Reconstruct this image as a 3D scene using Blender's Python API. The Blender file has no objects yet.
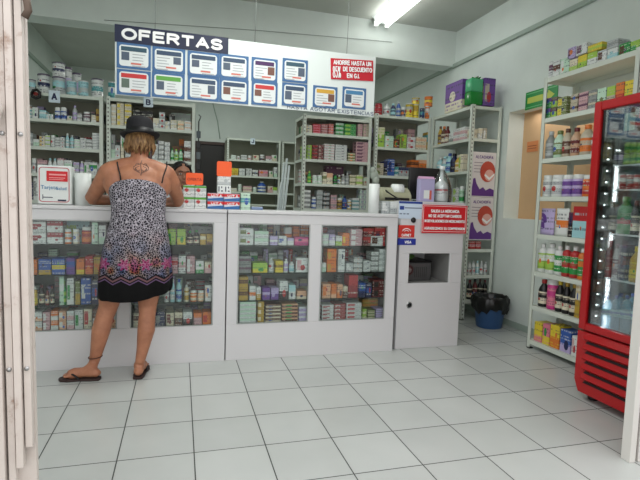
import bpy, bmesh, math, random
from mathutils import Vector, Matrix, noise
random.seed(7)
PI = math.pi
sc = bpy.context.scene
COL = sc.collection

# ------------------------------------------------------------------ camera
CAM = Vector((.594, -3.56, 1.174)); FPX = 484.47
RR = Vector((0.9606727, -0.2757872, 0.0323933))
DD = Vector((0.0096851, -0.0833066, -0.9964769))
FF = Vector((0.2775141, 0.9576019, -0.0773594))
cd = bpy.data.cameras.new('camera'); cam = bpy.data.objects.new('camera', cd); COL.objects.link(cam)
m3 = Matrix((RR, -DD, -FF)).transposed()
cam.matrix_world = Matrix.Translation(CAM) @ m3.to_4x4()
cd.sensor_width = 36; cd.lens = 36 * FPX / 640; cd.clip_start = .02
sc.camera = cam

# ------------------------------------------------------------------ light
wd = bpy.data.worlds.new('world'); sc.world = wd; wd.use_nodes = True
bg = wd.node_tree.nodes['Background']; bg.inputs[0].default_value = (1, .975, .97, 1); bg.inputs[1].default_value = .9
def area(name, loc, rot, sx, sy, power, col=(1, 1, 1)):
    d = bpy.data.lights.new(name, 'AREA'); d.shape = 'RECTANGLE'; d.size = sx; d.size_y = sy; d.energy = power; d.color = col
    o = bpy.data.objects.new(name, d); COL.objects.link(o); o.location = loc; o.rotation_euler = rot; return o
area('back_room_light', (1.2, 3.3, 3.2), (0, 0, 0), 1.2, .2, 22, (.96, 1, .94))
area('unseen_recess_fill', (3.87, -.2, 2.12), (0, 0, 0), .10, 1.5, 1.6, (1, .96, .92))  # unseen lamp added at the recess top to brighten its jamb and tan wall
area('doorway_light', (1.2, -2.6, 2.75), (math.radians(62), 0, 0), 3.0, .5, 8, (.92, .97, 1))
area('unseen_shop_fill', (1.1, -.5, 3.2), (0, 0, 0), .2, 1.2, 20, (.97, 1, .95))  # fill lamp added out of view near the entrance, lifts the general light
sc.view_settings.view_transform = 'Standard'; sc.view_settings.look = 'None'
sc.view_settings.exposure = .74; sc.view_settings.gamma = 1; sc.view_settings.use_curve_mapping = False

# ------------------------------------------------------------------ helpers
def at(px, py, X=None, Y=None, Z=None):
    d = RR * ((px - 320) / FPX) + DD * ((py - 240) / FPX) + FF
    if X is not None: t = (X - CAM.x) / d.x
    elif Y is not None: t = (Y - CAM.y) / d.y
    else: t = (Z - CAM.z) / d.z
    return CAM + d * t
def lin(c):
    return tuple(((x / 12.92) if x <= .04045 else ((x + .055) / 1.055) ** 2.4) for x in c)
PAL = dict(white=(.85, .87, .86), cream=(.86, .83, .72), beige=(.74, .70, .60), grey=(.55, .57, .56), silver=(.70, .73, .73), black=(.05, .05, .06),
    red=(.75, .13, .14), crimson=(.60, .08, .12), pink=(.88, .45, .55), magenta=(.80, .15, .50), orange=(.90, .45, .12), yellow=(.90, .80, .15), gold=(.75, .60, .15),
    green=(.12, .60, .25), lime=(.62, .80, .25), olive=(.42, .48, .22), teal=(.25, .60, .62), aqua=(.60, .82, .85), blue=(.13, .32, .68), navy=(.08, .12, .32), lilac=(.72, .66, .85),
    purple=(.40, .22, .60), plum=(.38, .20, .32), brown=(.35, .18, .10), maroon=(.40, .06, .08), mint=(.72, .86, .76), peach=(.90, .68, .52), rose=(.80, .62, .64), tan=(.78, .62, .48))
PAL = {k: tuple(c * .84 + .16 * (sum(v) / 3 * .7 + .15) for c in v) for k, v in PAL.items()}
MC = {}
def mat(name, col, rough=.5, metal=0., emit=None, es=1., spec=.5, srgb=True, alpha=None):
    if name in MC: return MC[name]
    m = bpy.data.materials.new(name); m.use_nodes = True; b = m.node_tree.nodes['Principled BSDF']
    c = lin(col) if srgb else col
    b.inputs['Base Color'].default_value = (*c, 1); b.inputs['Roughness'].default_value = rough; b.inputs['Metallic'].default_value = metal
    b.inputs['Specular IOR Level'].default_value = spec
    if emit: b.inputs['Emission Color'].default_value = (*emit, 1); b.inputs['Emission Strength'].default_value = es
    MC[name] = m; return m
class NT:
    def __init__(s, m): s.t = m.node_tree if hasattr(m, 'node_tree') else m; s.n = s.t.nodes; s.l = s.t.links
    def new(s, typ, **k):
        n = s.n.new(typ)
        for a, v in k.items(): setattr(n, a, v)
        return n
    def put(s, sock, v):
        if isinstance(v, (int, float)): sock.default_value = v
        elif isinstance(v, tuple): sock.default_value = (*v, 1) if len(v) == 3 and sock.type == 'RGBA' else v
        else: s.l.new(v, sock)
    def m(s, op, a, b=None, c=None):
        n = s.new('ShaderNodeMath', operation=op); s.put(n.inputs[0], a)
        if b is not None: s.put(n.inputs[1], b)
        if c is not None: s.put(n.inputs[2], c)
        return n.outputs[0]
    def mix(s, f, a, b):
        n = s.new('ShaderNodeMix', data_type='RGBA'); s.put(n.inputs[0], f); s.put(n.inputs[6], a); s.put(n.inputs[7], b); return n.outputs[2]
    def noise(s, vec, scale, detail=2, rough=.5):
        n = s.new('ShaderNodeTexNoise'); n.inputs['Scale'].default_value = scale; n.inputs['Detail'].default_value = detail; n.inputs['Roughness'].default_value = rough
        if vec is not None: s.l.new(vec, n.inputs['Vector'])
        return n
    def ramp(s, f, stops):
        n = s.new('ShaderNodeValToRGB'); e = n.color_ramp.elements
        e[0].position = stops[0][0]; e[0].color = (*stops[0][1], 1); e[1].position = stops[-1][0]; e[1].color = (*stops[-1][1], 1)
        for p, c in stops[1:-1]: x = e.new(p); x.color = (*c, 1)
        s.put(n.inputs[0], f); return n.outputs[0]

# packaging pattern group: band + blob + lines of small print
pg = bpy.data.node_groups.new('package_print', 'ShaderNodeTree')
for nm, ty in (('Base', 'NodeSocketColor'), ('Accent', 'NodeSocketColor'), ('Blob', 'NodeSocketColor'), ('Ink', 'NodeSocketColor'),
               ('z0', 'NodeSocketFloat'), ('z1', 'NodeSocketFloat'), ('u0', 'NodeSocketFloat'), ('u1', 'NodeSocketFloat'), ('bu', 'NodeSocketFloat'), ('bv', 'NodeSocketFloat'), ('br', 'NodeSocketFloat'), ('lines', 'NodeSocketFloat'), ('seed', 'NodeSocketFloat')):
    pg.interface.new_socket(nm, in_out='INPUT', socket_type=ty)
pg.interface.new_socket('Color', in_out='OUTPUT', socket_type='NodeSocketColor')
g = NT(pg); gi = g.new('NodeGroupInput'); go = g.new('NodeGroupOutput'); I = gi.outputs
tc = g.new('ShaderNodeAttribute', attribute_name='box_place'); sx = g.new('ShaderNodeSeparateXYZ'); g.l.new(tc.outputs['Vector'], sx.inputs[0])
u = g.m('ADD', sx.outputs[0], sx.outputs[1]); v = sx.outputs[2]
band = g.m('MULTIPLY', g.m('MULTIPLY', g.m('GREATER_THAN', v, I['z0']), g.m('LESS_THAN', v, I['z1'])), g.m('MULTIPLY', g.m('GREATER_THAN', u, I['u0']), g.m('LESS_THAN', u, I['u1'])))
du = g.m('SUBTRACT', u, I['bu']); dv = g.m('SUBTRACT', v, I['bv'])
blob = g.m('LESS_THAN', g.m('ADD', g.m('MULTIPLY', du, du), g.m('MULTIPLY', dv, dv)), g.m('MULTIPLY', I['br'], I['br']))
row = g.m('MULTIPLY', v, I['lines']); fr = g.m('FRACT', row); fl = g.m('FLOOR', row)
cx = g.new('ShaderNodeCombineXYZ'); g.put(cx.inputs[0], g.m('MULTIPLY', u, 14.)); g.put(cx.inputs[1], g.m('MULTIPLY', fl, 3.7)); g.put(cx.inputs[2], I['seed'])
ns = g.noise(cx.outputs[0], 1., 1)
txt = g.m('MULTIPLY', g.m('MULTIPLY', g.m('GREATER_THAN', fr, .5), g.m('GREATER_THAN', ns.outputs[0], .5)), g.m('GREATER_THAN', g.m('SINE', g.m('ADD', g.m('MULTIPLY', fl, 2.3), I['seed'])), -.2))
c1 = g.mix(band, I['Base'], I['Accent']); c2 = g.mix(blob, c1, I['Blob'])
ink = g.mix(band, I['Ink'], I['Base']); c3 = g.mix(g.m('MULTIPLY', txt, .7), c2, ink)
g.l.new(c3, go.inputs[0])

def pack(base, accent, style=0, rough=.45):
    key = ('pk', base, accent, style)
    if key in MC: return MC[key]
    r = random.Random(str(key)); m = bpy.data.materials.new(f'{base}_{accent}_print'); m.use_nodes = True
    t = NT(m); b = t.n['Principled BSDF']; b.inputs['Roughness'].default_value = rough
    n = t.new('ShaderNodeGroup', node_tree=pg)
    third = r.choice(['red', 'blue', 'green', 'orange', 'navy', accent, accent, accent])
    if style == 0: z0 = r.uniform(.3, .55); P = (z0, z0 + r.uniform(.22, .4), -1, 3)
    elif style == 1: P = (-1, r.uniform(.3, .5), -1, 3)
    elif style == 2: P = (r.uniform(.1, .3), r.uniform(.7, .9), .08, r.uniform(.4, .55))
    else: P = (r.uniform(.5, .65), 2, -1, 3)
    dark = sum(PAL[base]) < 1.2
    for k, v_ in zip(('Base', 'Accent', 'Blob', 'Ink'), (PAL[base], PAL[accent], PAL[third], (.9, .9, .85) if dark else (.2, .22, .3))): n.inputs[k].default_value = (*lin(v_), 1)
    for k, v_ in zip(('z0', 'z1', 'u0', 'u1', 'bu', 'bv', 'br', 'lines', 'seed'), (*P, r.uniform(.3, .7), r.uniform(.3, .7), r.uniform(.0, .22), r.uniform(6, 10), r.uniform(0, 40))): n.inputs[k].default_value = v_
    t.l.new(n.outputs[0], b.inputs['Base Color']); MC[key] = m; return m

class MB:
    def __init__(s): s.v = []; s.f = []; s.m = []; s.sm = []
    def add(s, vs, fs, mi=0, sm=False):
        o = len(s.v); s.v += [tuple(v) for v in vs]; s.f += [tuple(o + i for i in f) for f in fs]; s.m += [mi] * len(fs); s.sm += [sm] * len(fs); return s
    def box(s, x0, x1, y0, y1, z0, z1, mi=0):
        return s.add([(x, y, z) for z in (z0, z1) for y in (y0, y1) for x in (x0, x1)], [(0, 2, 3, 1), (4, 5, 7, 6), (0, 1, 5, 4), (2, 6, 7, 3), (0, 4, 6, 2), (1, 3, 7, 5)], mi)
    def cbox(s, x0, x1, y0, y1, z0, z1, c=.002, mi=0):
        bm = bmesh.new(); bmesh.ops.create_cube(bm, size=1)
        for v in bm.verts: v.co = ((x0 + x1) / 2 + v.co.x * (x1 - x0), (y0 + y1) / 2 + v.co.y * (y1 - y0), (z0 + z1) / 2 + v.co.z * (z1 - z0))
        bmesh.ops.bevel(bm, geom=bm.edges[:], offset=c, segments=2 if c > .006 else 1, affect='EDGES', profile=.5)
        bm.verts.index_update(); s.add([v.co[:] for v in bm.verts], [[v.index for v in f.verts] for f in bm.faces], mi, c > .006); bm.free(); return s
    def lathe(s, prof, cx=0, cy=0, z=0, seg=16, mi=0, sm=True, cap=True):
        n = len(prof); vs = [(cx + r * math.cos(2 * PI * k / seg), cy + r * math.sin(2 * PI * k / seg), z + h) for r, h in prof for k in range(seg)]
        fs = [(i * seg + k, i * seg + (k + 1) % seg, (i + 1) * seg + (k + 1) % seg, (i + 1) * seg + k) for i in range(n - 1) for k in range(seg)]
        if cap: fs += [tuple(range(seg))[::-1], tuple((n - 1) * seg + k for k in range(seg))]
        return s.add(vs, fs, mi, sm)
    def tube(s, pts, rs, seg=10, mi=0, sc2=None):
        pts = [Vector(p) for p in pts]; rs = rs if isinstance(rs, (list, tuple)) else [rs] * len(pts)
        vs = []; up = Vector((0, 0, 1)); n = len(pts)
        t0 = (pts[1] - pts[0]).normalized(); a = t0.orthogonal().normalized()
        for i, p in enumerate(pts):
            t = (pts[min(i + 1, n - 1)] - pts[max(i - 1, 0)]).normalized(); a = (a - t * a.dot(t)).normalized(); b = t.cross(a)
            vs += [p + (a * math.cos(2 * PI * k / seg) + b * math.sin(2 * PI * k / seg)) * rs[i] for k in range(seg)]
        fs = [(i * seg + k, i * seg + (k + 1) % seg, (i + 1) * seg + (k + 1) % seg, (i + 1) * seg + k) for i in range(n - 1) for k in range(seg)]
        fs += [tuple(range(seg))[::-1], tuple((n - 1) * seg + k for k in range(seg))]
        return s.add(vs, fs, mi, True)
    def ell(s, c, r, mi=0, rot=None, seg=16, rings=10):
        vs = []; M = rot or Matrix.Identity(3)
        for i in range(1, rings):
            ph = PI * i / rings
            for k in range(seg): vs.append(Vector(c) + M @ Vector((r[0] * math.sin(ph) * math.cos(2 * PI * k / seg), r[1] * math.sin(ph) * math.sin(2 * PI * k / seg), r[2] * math.cos(ph))))
        fs = [(i * seg + k, (i + 1) * seg + k, (i + 1) * seg + (k + 1) % seg, i * seg + (k + 1) % seg) for i in range(rings - 2) for k in range(seg)]
        vs += [Vector(c) + M @ Vector((0, 0, r[2])), Vector(c) + M @ Vector((0, 0, -r[2]))]; t = len(vs) - 2
        fs += [(t, k, (k + 1) % seg) for k in range(seg)] + [(t + 1, (rings - 2) * seg + (k + 1) % seg, (rings - 2) * seg + k) for k in range(seg)]
        return s.add(vs, fs, mi, True)
    def loft(s, rings, mi=0, cap=True):
        seg = len(rings[0]); n = len(rings); vs = [p for r in rings for p in r]
        fs = [(i * seg + k, i * seg + (k + 1) % seg, (i + 1) * seg + (k + 1) % seg, (i + 1) * seg + k) for i in range(n - 1) for k in range(seg)]
        if cap: fs += [tuple(range(seg))[::-1], tuple((n - 1) * seg + k for k in range(seg))]
        return s.add(vs, fs, mi, True)
    def mesh(s, name, mats):
        me = bpy.data.meshes.new(name); me.from_pydata(s.v, [], s.f)
        for m in (mats if isinstance(mats, (list, tuple)) else [mats]): me.materials.append(m)
        me.polygons.foreach_set('material_index', s.m); me.polygons.foreach_set('use_smooth', s.sm); me.update()
        lo = [min(v[i] for v in s.v) for i in range(3)]; ex = [max(1e-6, max(v[i] for v in s.v) - lo[i]) for i in range(3)]
        at_ = me.attributes.new('box_place', 'FLOAT_VECTOR', 'POINT'); at_.data.foreach_set('vector', s.place if hasattr(s, 'place') else [(v[i] - lo[i]) / ex[i] for v in s.v for i in range(3)])
        return me
    def build(s, name, mats, parent=None, loc=None, rz=0):
        return link(name, s.mesh(name, mats), parent, loc, rz)
def link(name, me, parent=None, loc=None, rz=0):
    o = bpy.data.objects.new(name, me); COL.objects.link(o)
    if parent: o.parent = parent
    if loc: o.location = loc
    o.rotation_euler.z = rz; return o
def tag(o, label, cat, group=None):
    o['label'] = label; o['category'] = cat
    if group: o['group'] = group
    n = len(label.split())
    if n < 4 or n > 16: print('LABEL LENGTH', n, label)
    return o
def thing(name, label, cat, loc=(0, 0, 0), rz=0, group=None):
    return tag(link(name, None, None, loc, rz), label, cat, group)
def struct(o): o['kind'] = 'structure'; return o
def bevel(o, w=.004, seg=2):
    b = o.modifiers.new('bevel', 'BEVEL'); b.width = w; b.segments = seg; b.limit_method = 'ANGLE'; return o
FONT = None
def text(name, s, parent, loc, rot, size, m, depth=.0008, align='CENTER', sx=1., bold=0.):
    c = bpy.data.curves.new(name, 'FONT'); c.body = s; c.size = size; c.extrude = depth; c.align_x = align; c.align_y = 'CENTER'; c.offset = bold; c.resolution_u = 2
    o = bpy.data.objects.new(name, c); dg = bpy.context.evaluated_depsgraph_get()
    COL.objects.link(o); bpy.context.view_layer.update(); me = bpy.data.meshes.new_from_object(o.evaluated_get(bpy.context.evaluated_depsgraph_get()))
    COL.objects.unlink(o); bpy.data.objects.remove(o); me.materials.clear(); me.materials.append(m)
    q = bpy.data.objects.new(name, me); COL.objects.link(q); q.location = loc; q.rotation_euler = rot; q.scale = (sx, 1, 1)
    if parent: q.parent = parent
    return q
FR = (PI / 2, 0, 0)   # text facing -Y
def arc_(cx, cy, rx, ry, a0, a1, n=8): return [(cx + rx * math.cos(math.radians(a0 + (a1 - a0) * k / n)), cy + ry * math.sin(math.radians(a0 + (a1 - a0) * k / n))) for k in range(n + 1)]
GL = {'O': [arc_(.36, .5, .36, .5, 0, 360, 20)], 'F': [[(0, 0), (0, 1), (.55, 1)], [(0, .53), (.48, .53)]], 'E': [[(.56, 0), (0, 0), (0, 1), (.56, 1)], [(0, .53), (.5, .53)]],
      'R': [[(0, 0), (0, 1), (.34, 1)] + arc_(.34, .76, .24, .24, 90, -90) + [(0, .52)], [(.3, .52), (.6, 0)]], 'T': [[(0, 1), (.62, 1)], [(.31, 1), (.31, 0)]], 'A': [[(0, 0), (.33, 1), (.66, 0)], [(.12, .33), (.54, .33)]],
      'S': [arc_(.29, .75, .28, .25, 25, 265, 10) + arc_(.29, .25, .29, .25, 85, -160, 10)], 'H': [[(0, 0), (0, 1)], [(.56, 0), (.56, 1)], [(0, .52), (.56, .52)]], 'U': [[(0, 1), (0, .28)] + arc_(.28, .28, .28, .28, 180, 360) + [(.56, 1)]],
      'N': [[(0, 0), (0, 1), (.56, 0), (.56, 1)]], 'D': [[(0, 0), (0, 1), (.25, 1)] + arc_(.25, .5, .34, .5, 90, -90, 12) + [(0, 0)]], 'C': [arc_(.34, .5, .33, .5, 48, 312, 14)], 'I': [[(0, 0), (0, 1)]],
      'G': [arc_(.34, .5, .33, .5, 50, 330, 14) + [(.64, .44), (.4, .44)]], 'L': [[(0, 1), (0, 0), (.5, 0)]], 'M': [[(0, 0), (0, 1), (.35, .25), (.7, 1), (.7, 0)]], 'P': [[(0, 0), (0, 1), (.34, 1)] + arc_(.34, .74, .25, .26, 90, -90) + [(0, .48)]],
      'V': [[(0, 1), (.32, 0), (.64, 1)]], 'B': [[(0, 0), (0, 1), (.3, 1)] + arc_(.3, .77, .23, .23, 90, -90) + [(0, .54)], [(.3, .54)] + arc_(.3, .27, .27, .27, 90, -90) + [(0, 0)]], 'J': [[(.42, 1), (.42, .25)] + arc_(.2, .25, .22, .25, 0, -170)],
      'X': [[(0, 0), (.56, 1)], [(0, 1), (.56, 0)]], 'Q': [arc_(.36, .5, .36, .5, 0, 360, 20), [(.45, .25), (.72, -.05)]], '5': [[(.5, 1), (.08, 1), (.04, .56)] + arc_(.25, .32, .27, .32, 120, -150, 12)], '0': [arc_(.27, .5, .27, .5, 0, 360, 16)],
      '8': [arc_(.28, .76, .22, .24, 0, 360, 12), arc_(.28, .26, .28, .26, 0, 360, 14)], '%': [arc_(.14, .8, .14, .2, 0, 360, 10), arc_(.56, .2, .14, .2, 0, 360, 10), [(.1, 0), (.6, 1)]], '.': [[(0, 0), (0, .04)]], 'Y': [[(0, 1), (.3, .5), (.6, 1)], [(.3, .5), (.3, 0)]]}
def strokes(name, s, x0, x1, z0, z1, wt, m, parent, y=-.001, off=(0, 0, 0)):
    """block capitals drawn as flat strokes between x0..x1 and z0..z1, facing -Y"""
    pen = 0; segs = []
    for ch in s:
        if ch == ' ': pen += .42; continue
        wd = max(q[0] for p in GL[ch] for q in p)
        for p in GL[ch]: segs.append([(pen + a, b) for a, b in p])
        pen += wd + .26
    tot = pen - .26; H = z1 - z0; W = x1 - x0; hw = wt * H / 2
    f = lambda p: (x0 + hw + p[0] / tot * (W - 2 * hw), z0 + hw + p[1] * (H - 2 * hw)); mb = MB()
    for sg in segs:
        P = [f(p) for p in sg]
        for a, b in zip(P, P[1:]):
            d = Vector((b[0] - a[0], b[1] - a[1])); L = d.length
            if L < 1e-6: continue
            y -= 5e-5
            d /= L; n = Vector((-d.y, d.x)) * hw; e = d * hw * .55
            a2, b2 = Vector(a) - e, Vector(b) + e
            mb.add([(q.x, y, q.y) for q in (a2 - n, b2 - n, b2 + n, a2 + n)], [(0, 1, 2, 3)])
    return mb.build(name, m, parent, off)

# ------------------------------------------------------------------ materials
def wallmat(name, col, sc_=3., amt=.05, rough=.7):
    m = mat(name, col, rough); t = NT(m); b = t.n['Principled BSDF']; tc = t.new('ShaderNodeTexCoord')
    n = t.noise(tc.outputs['Object'], sc_, 4); c = lin(col)
    t.l.new(t.ramp(n.outputs[0], [(.3, tuple(x * (1 - amt) for x in c)), (.7, tuple(min(1, x * (1 + amt)) for x in c))]), b.inputs['Base Color'])
    n2 = t.noise(tc.outputs['Object'], 60, 2); bu = t.new('ShaderNodeBump'); bu.inputs['Strength'].default_value = .05; t.l.new(n2.outputs[0], bu.inputs['Height']); t.l.new(bu.outputs[0], b.inputs['Normal'])
    return m
M_wall = wallmat('painted_wall', (.835, .87, .85)); M_ceil = wallmat('ceiling_paint', (.73, .745, .715)); M_tan = wallmat('tan_wall', (.80, .66, .50))
M_dado = wallmat('grey_dado_paint', (.73, .79, .77)); M_mould = mat('moulding', (.62, .68, .64), .6)
M_floor = mat('floor_tiles', (.7, .7, .7), .28); t = NT(M_floor); b = t.n['Principled BSDF']
tc = t.new('ShaderNodeTexCoord'); s_ = t.new('ShaderNodeSeparateXYZ'); t.l.new(tc.outputs['Object'], s_.inputs[0])
T = .333
def gridl(o): f = t.m('FRACT', t.m('ADD', t.m('DIVIDE', o, T), 100.5)); return t.m('ABSOLUTE', t.m('SUBTRACT', f, .5))
dx, dy = gridl(s_.outputs[0]), gridl(s_.outputs[1]); dmin = t.m('MINIMUM', dx, dy); grout = t.m('LESS_THAN', dmin, .0085)
cb = t.new('ShaderNodeCombineXYZ')
t.put(cb.inputs[0], t.m('FLOOR', t.m('DIVIDE', s_.outputs[0], T))); t.put(cb.inputs[1], t.m('FLOOR', t.m('DIVIDE', s_.outputs[1], T)))
wn = t.new('ShaderNodeTexWhiteNoise'); t.l.new(cb.outputs[0], wn.inputs[0]); n1 = t.noise(tc.outputs['Object'], 2.2, 3, .5)
fv = t.m('ADD', t.m('MULTIPLY', wn.outputs[0], .3), t.m('MULTIPLY', n1.outputs[0], .7))
tile = t.ramp(fv, [(.25, lin((.705, .72, .71))), (.75, lin((.755, .77, .76)))])
t.l.new(t.mix(grout, tile, lin((.27, .28, .27))), b.inputs['Base Color']); t.l.new(t.m('ADD', t.m('MULTIPLY', grout, .5), .27), b.inputs['Roughness'])
bu = t.new('ShaderNodeBump'); bu.inputs['Strength'].default_value = .3; bu.inputs['Distance'].default_value = .002; t.l.new(t.m('SUBTRACT', 1., grout), bu.inputs['Height']); t.l.new(bu.outputs[0], b.inputs['Normal'])
M_steel = mat('white_steel', (.80, .83, .79), .4)
M_post = mat('slotted_white_steel', (.80, .83, .79), .4); t = NT(M_post); b = t.n['Principled BSDF']
tc = t.new('ShaderNodeTexCoord'); s_ = t.new('ShaderNodeSeparateXYZ'); t.l.new(tc.outputs['Object'], s_.inputs[0])
zz = t.m('ABSOLUTE', t.m('SUBTRACT', t.m('FRACT', t.m('MULTIPLY', s_.outputs[2], 25.)), .5)); xx = t.m('ABSOLUTE', t.m('SUBTRACT', s_.outputs[0], .018))
hole = t.m('MULTIPLY', t.m('LESS_THAN', zz, .2), t.m('LESS_THAN', xx, .005))
t.l.new(t.mix(hole, lin((.80, .83, .79)), lin((.25, .27, .26))), b.inputs['Base Color'])
M_white = mat('white_laminate', (.81, .81, .815), .35); M_white2 = mat('white_plastic', (.86, .88, .87), .4)
M_dark = mat('dark_plastic', (.04, .04, .05), .4); M_black = mat('matte_black', (.02, .02, .025), .8); M_gap = mat('dark_gap', (.07, .08, .08), .8)
M_red = mat('red_enamel', (.66, .06, .08), .3); M_redp = mat('red_print', (.80, .10, .14), .5); M_whp = mat('white_print', (.92, .92, .92), .5)
M_chrome = mat('brushed_metal', (.7, .7, .7), .3, 1.); M_navy = mat('navy_print', (.10, .14, .30), .5); M_ink = mat('dark_ink', (.15, .18, .28), .6)
def glassmat(name, tint, refl=.5, base=.012):
    m = bpy.data.materials.new(name); m.use_nodes = True; t = NT(m); t.n.remove(t.n['Principled BSDF']); out = t.n['Material Output']
    tr = t.new('ShaderNodeBsdfTransparent'); tr.inputs[0].default_value = (*tint, 1); gl = t.new('ShaderNodeBsdfGlossy'); gl.inputs['Roughness'].default_value = .03
    fz = t.new('ShaderNodeFresnel'); fz.inputs[0].default_value = 1.5; mx = t.new('ShaderNodeMixShader')
    t.l.new(t.m('MULTIPLY_ADD', fz.outputs[0], refl, base), mx.inputs[0]); t.l.new(tr.outputs[0], mx.inputs[1]); t.l.new(gl.outputs[0], mx.inputs[2]); t.l.new(mx.outputs[0], out.inputs[0]); return m
M_glass = glassmat('clear_glass', (.93, .96, .95)); M_shelfglass = glassmat('green_glass', (.72, .85, .80))
M_water = mat('water_plastic', (.55, .74, .82), .15); M_water.node_tree.nodes['Principled BSDF'].inputs['Alpha'].default_value = .45
M_clear = glassmat('clear_plastic', (.93, .95, .96), .9, .05)

# ------------------------------------------------------------------ the room
XL, XR, YB, ZC, YF = -1.22, 3.78, 5.45, 3.28, -1.95
struct(MB().box(-6, 8, -9, YB + .1, -.1, 0).build('floor', M_floor))
struct(MB().box(XL - .15, 5.0, YF, YB + .1, ZC, ZC + .1).build('ceiling', M_ceil))
struct(MB().box(XL - .15, XL, YF, YB, 0, ZC).build('wall_left', M_wall))
struct(MB().box(XL - .15, 4.6, YB, YB + .1, 0, ZC).build('wall_back', M_wall))
# right wall with a recessed opening
oy0, oy1, oz0, oz1 = -1.05, .71, 1.075, 2.14
struct(MB().box(XR, XR + .15, oy1, YB, 0, ZC).box(XR, XR + .15, YF, oy0, 0, ZC).box(XR, XR + .15, oy0, oy1, 0, oz0).box(XR, XR + .15, oy0, oy1, oz1, ZC).build('wall_right', M_wall))
RD = at(521, 170, Y=oy1).x - XR; print('recess depth', RD)
struct(MB().box(XR + RD, XR + RD + .06, oy0 - .1, oy1 + .1, oz0 - .1, oz1 + .1).box(XR + .15, XR + RD, oy0 - .1, oy0, oz0, oz1).box(XR + .15, XR + RD, oy0 - .1, oy1 + .1, oz1, oz1 + .05).box(XR + .15, XR + RD, oy0, oy1 + .1, oz0 - .05, oz0).build('wall_recess', M_tan))
struct(MB().box(XR + .15, XR + RD, oy1, oy1 + .1, oz0, oz1).build('trim_1', M_wall))
struct(MB().box(XL, XR, 1.80, 2.04, 2.868, ZC).build('wall_header', M_wall))
struct(MB().box(XR - .03, XR, YF, YB, 2.855, 2.895).build('trim_2', M_mould))
struct(MB().box(XL, XL + .03, 2.12, YB, 2.855, 2.895).build('trim_3', M_mould))
struct(MB().box(XL - .15, 5.0, YF - .12, YF, 2.75, ZC).build('wall_entrance', M_wall))
struct(MB().box(XR - .012, XR, .0, YB, 0, .06).build('baseboard_right', M_mould))
# back door opening (dark) with brown frame
d0, d1 = at(197, 142, Y=YB).x, at(224, 142, Y=YB).x; dz = 2.14
fr = struct(MB().box(d0 - .05, d0, YB - .05, YB, 0, dz).box(d1, d1 + .05, YB - .05, YB, 0, dz + .05).box(d0 - .05, d1, YB - .05, YB, dz, dz + .05).build('trim_4', mat('brown_door_frame', (.22, .13, .10), .5)))
dd = struct(MB().box(d0, d1, YB - .02, YB, 0, dz).box(d0 + .08, d1 - .08, YB - .03, YB - .02, .15, .95).box(d0 + .08, d1 - .08, YB - .03, YB - .02, 1.1, dz - .12).build('door_1', mat('dark_door', (.09, .075, .075), .5)))
MB().lathe([(.02, 0), (.028, .02), (.02, .04)], d0 + .07, YB - .05, 1.0).build('door_handle', M_chrome, dd)
# cable down the back wall
c0, c1 = at(213, 104, Y=YB - .01), at(220, 139, Y=YB - .01)
tag(MB().tube([c0 + Vector((-.05, 0, .3)), c0, (c0 + c1) / 2 + Vector((.02, 0, 0)), c1], .008, 6).build('wall_cable', M_mould), 'thin grey cable running down the back wall above the dark doorway', 'cable')

# ------------------------------------------------------------------ ceiling lamp
LX0, LX1, LY0, LY1 = 2.65, 2.88, .50, 1.72
lamp = thing('fluorescent_lamp', 'white twin tube fluorescent ceiling lamp, switched on', 'ceiling lamp', ((LX0 + LX1) / 2, (LY0 + LY1) / 2, ZC))
w = (LX1 - LX0) / 2; l = (LY1 - LY0) / 2
MB().add([(-w, -l, 0), (w, -l, 0), (w, l, 0), (-w, l, 0), (-w * .35, -l, -.06), (w * .35, -l, -.06), (w * .35, l, -.06), (-w * .35, l, -.06)], [(0, 1, 2, 3), (7, 6, 5, 4), (0, 4, 5, 1), (1, 5, 6, 2), (2, 6, 7, 3), (3, 7, 4, 0)]).build('housing', M_white2, lamp)
M_tube = mat('lit_tube', (1, 1, 1), .5, emit=(1, 1, .97), es=6.5)
for sx_ in (-.065, .065):
    MB().tube([(sx_, -l + .03, -.075), (sx_, l - .03, -.075)], .019, 12).build('tube', M_tube, lamp)
    for e in (-1, 1): MB().box(sx_ - .022, sx_ + .022, e * l - .015, e * l + .015, -.1, -.0).build('lamp_socket', M_white2, lamp)

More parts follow.
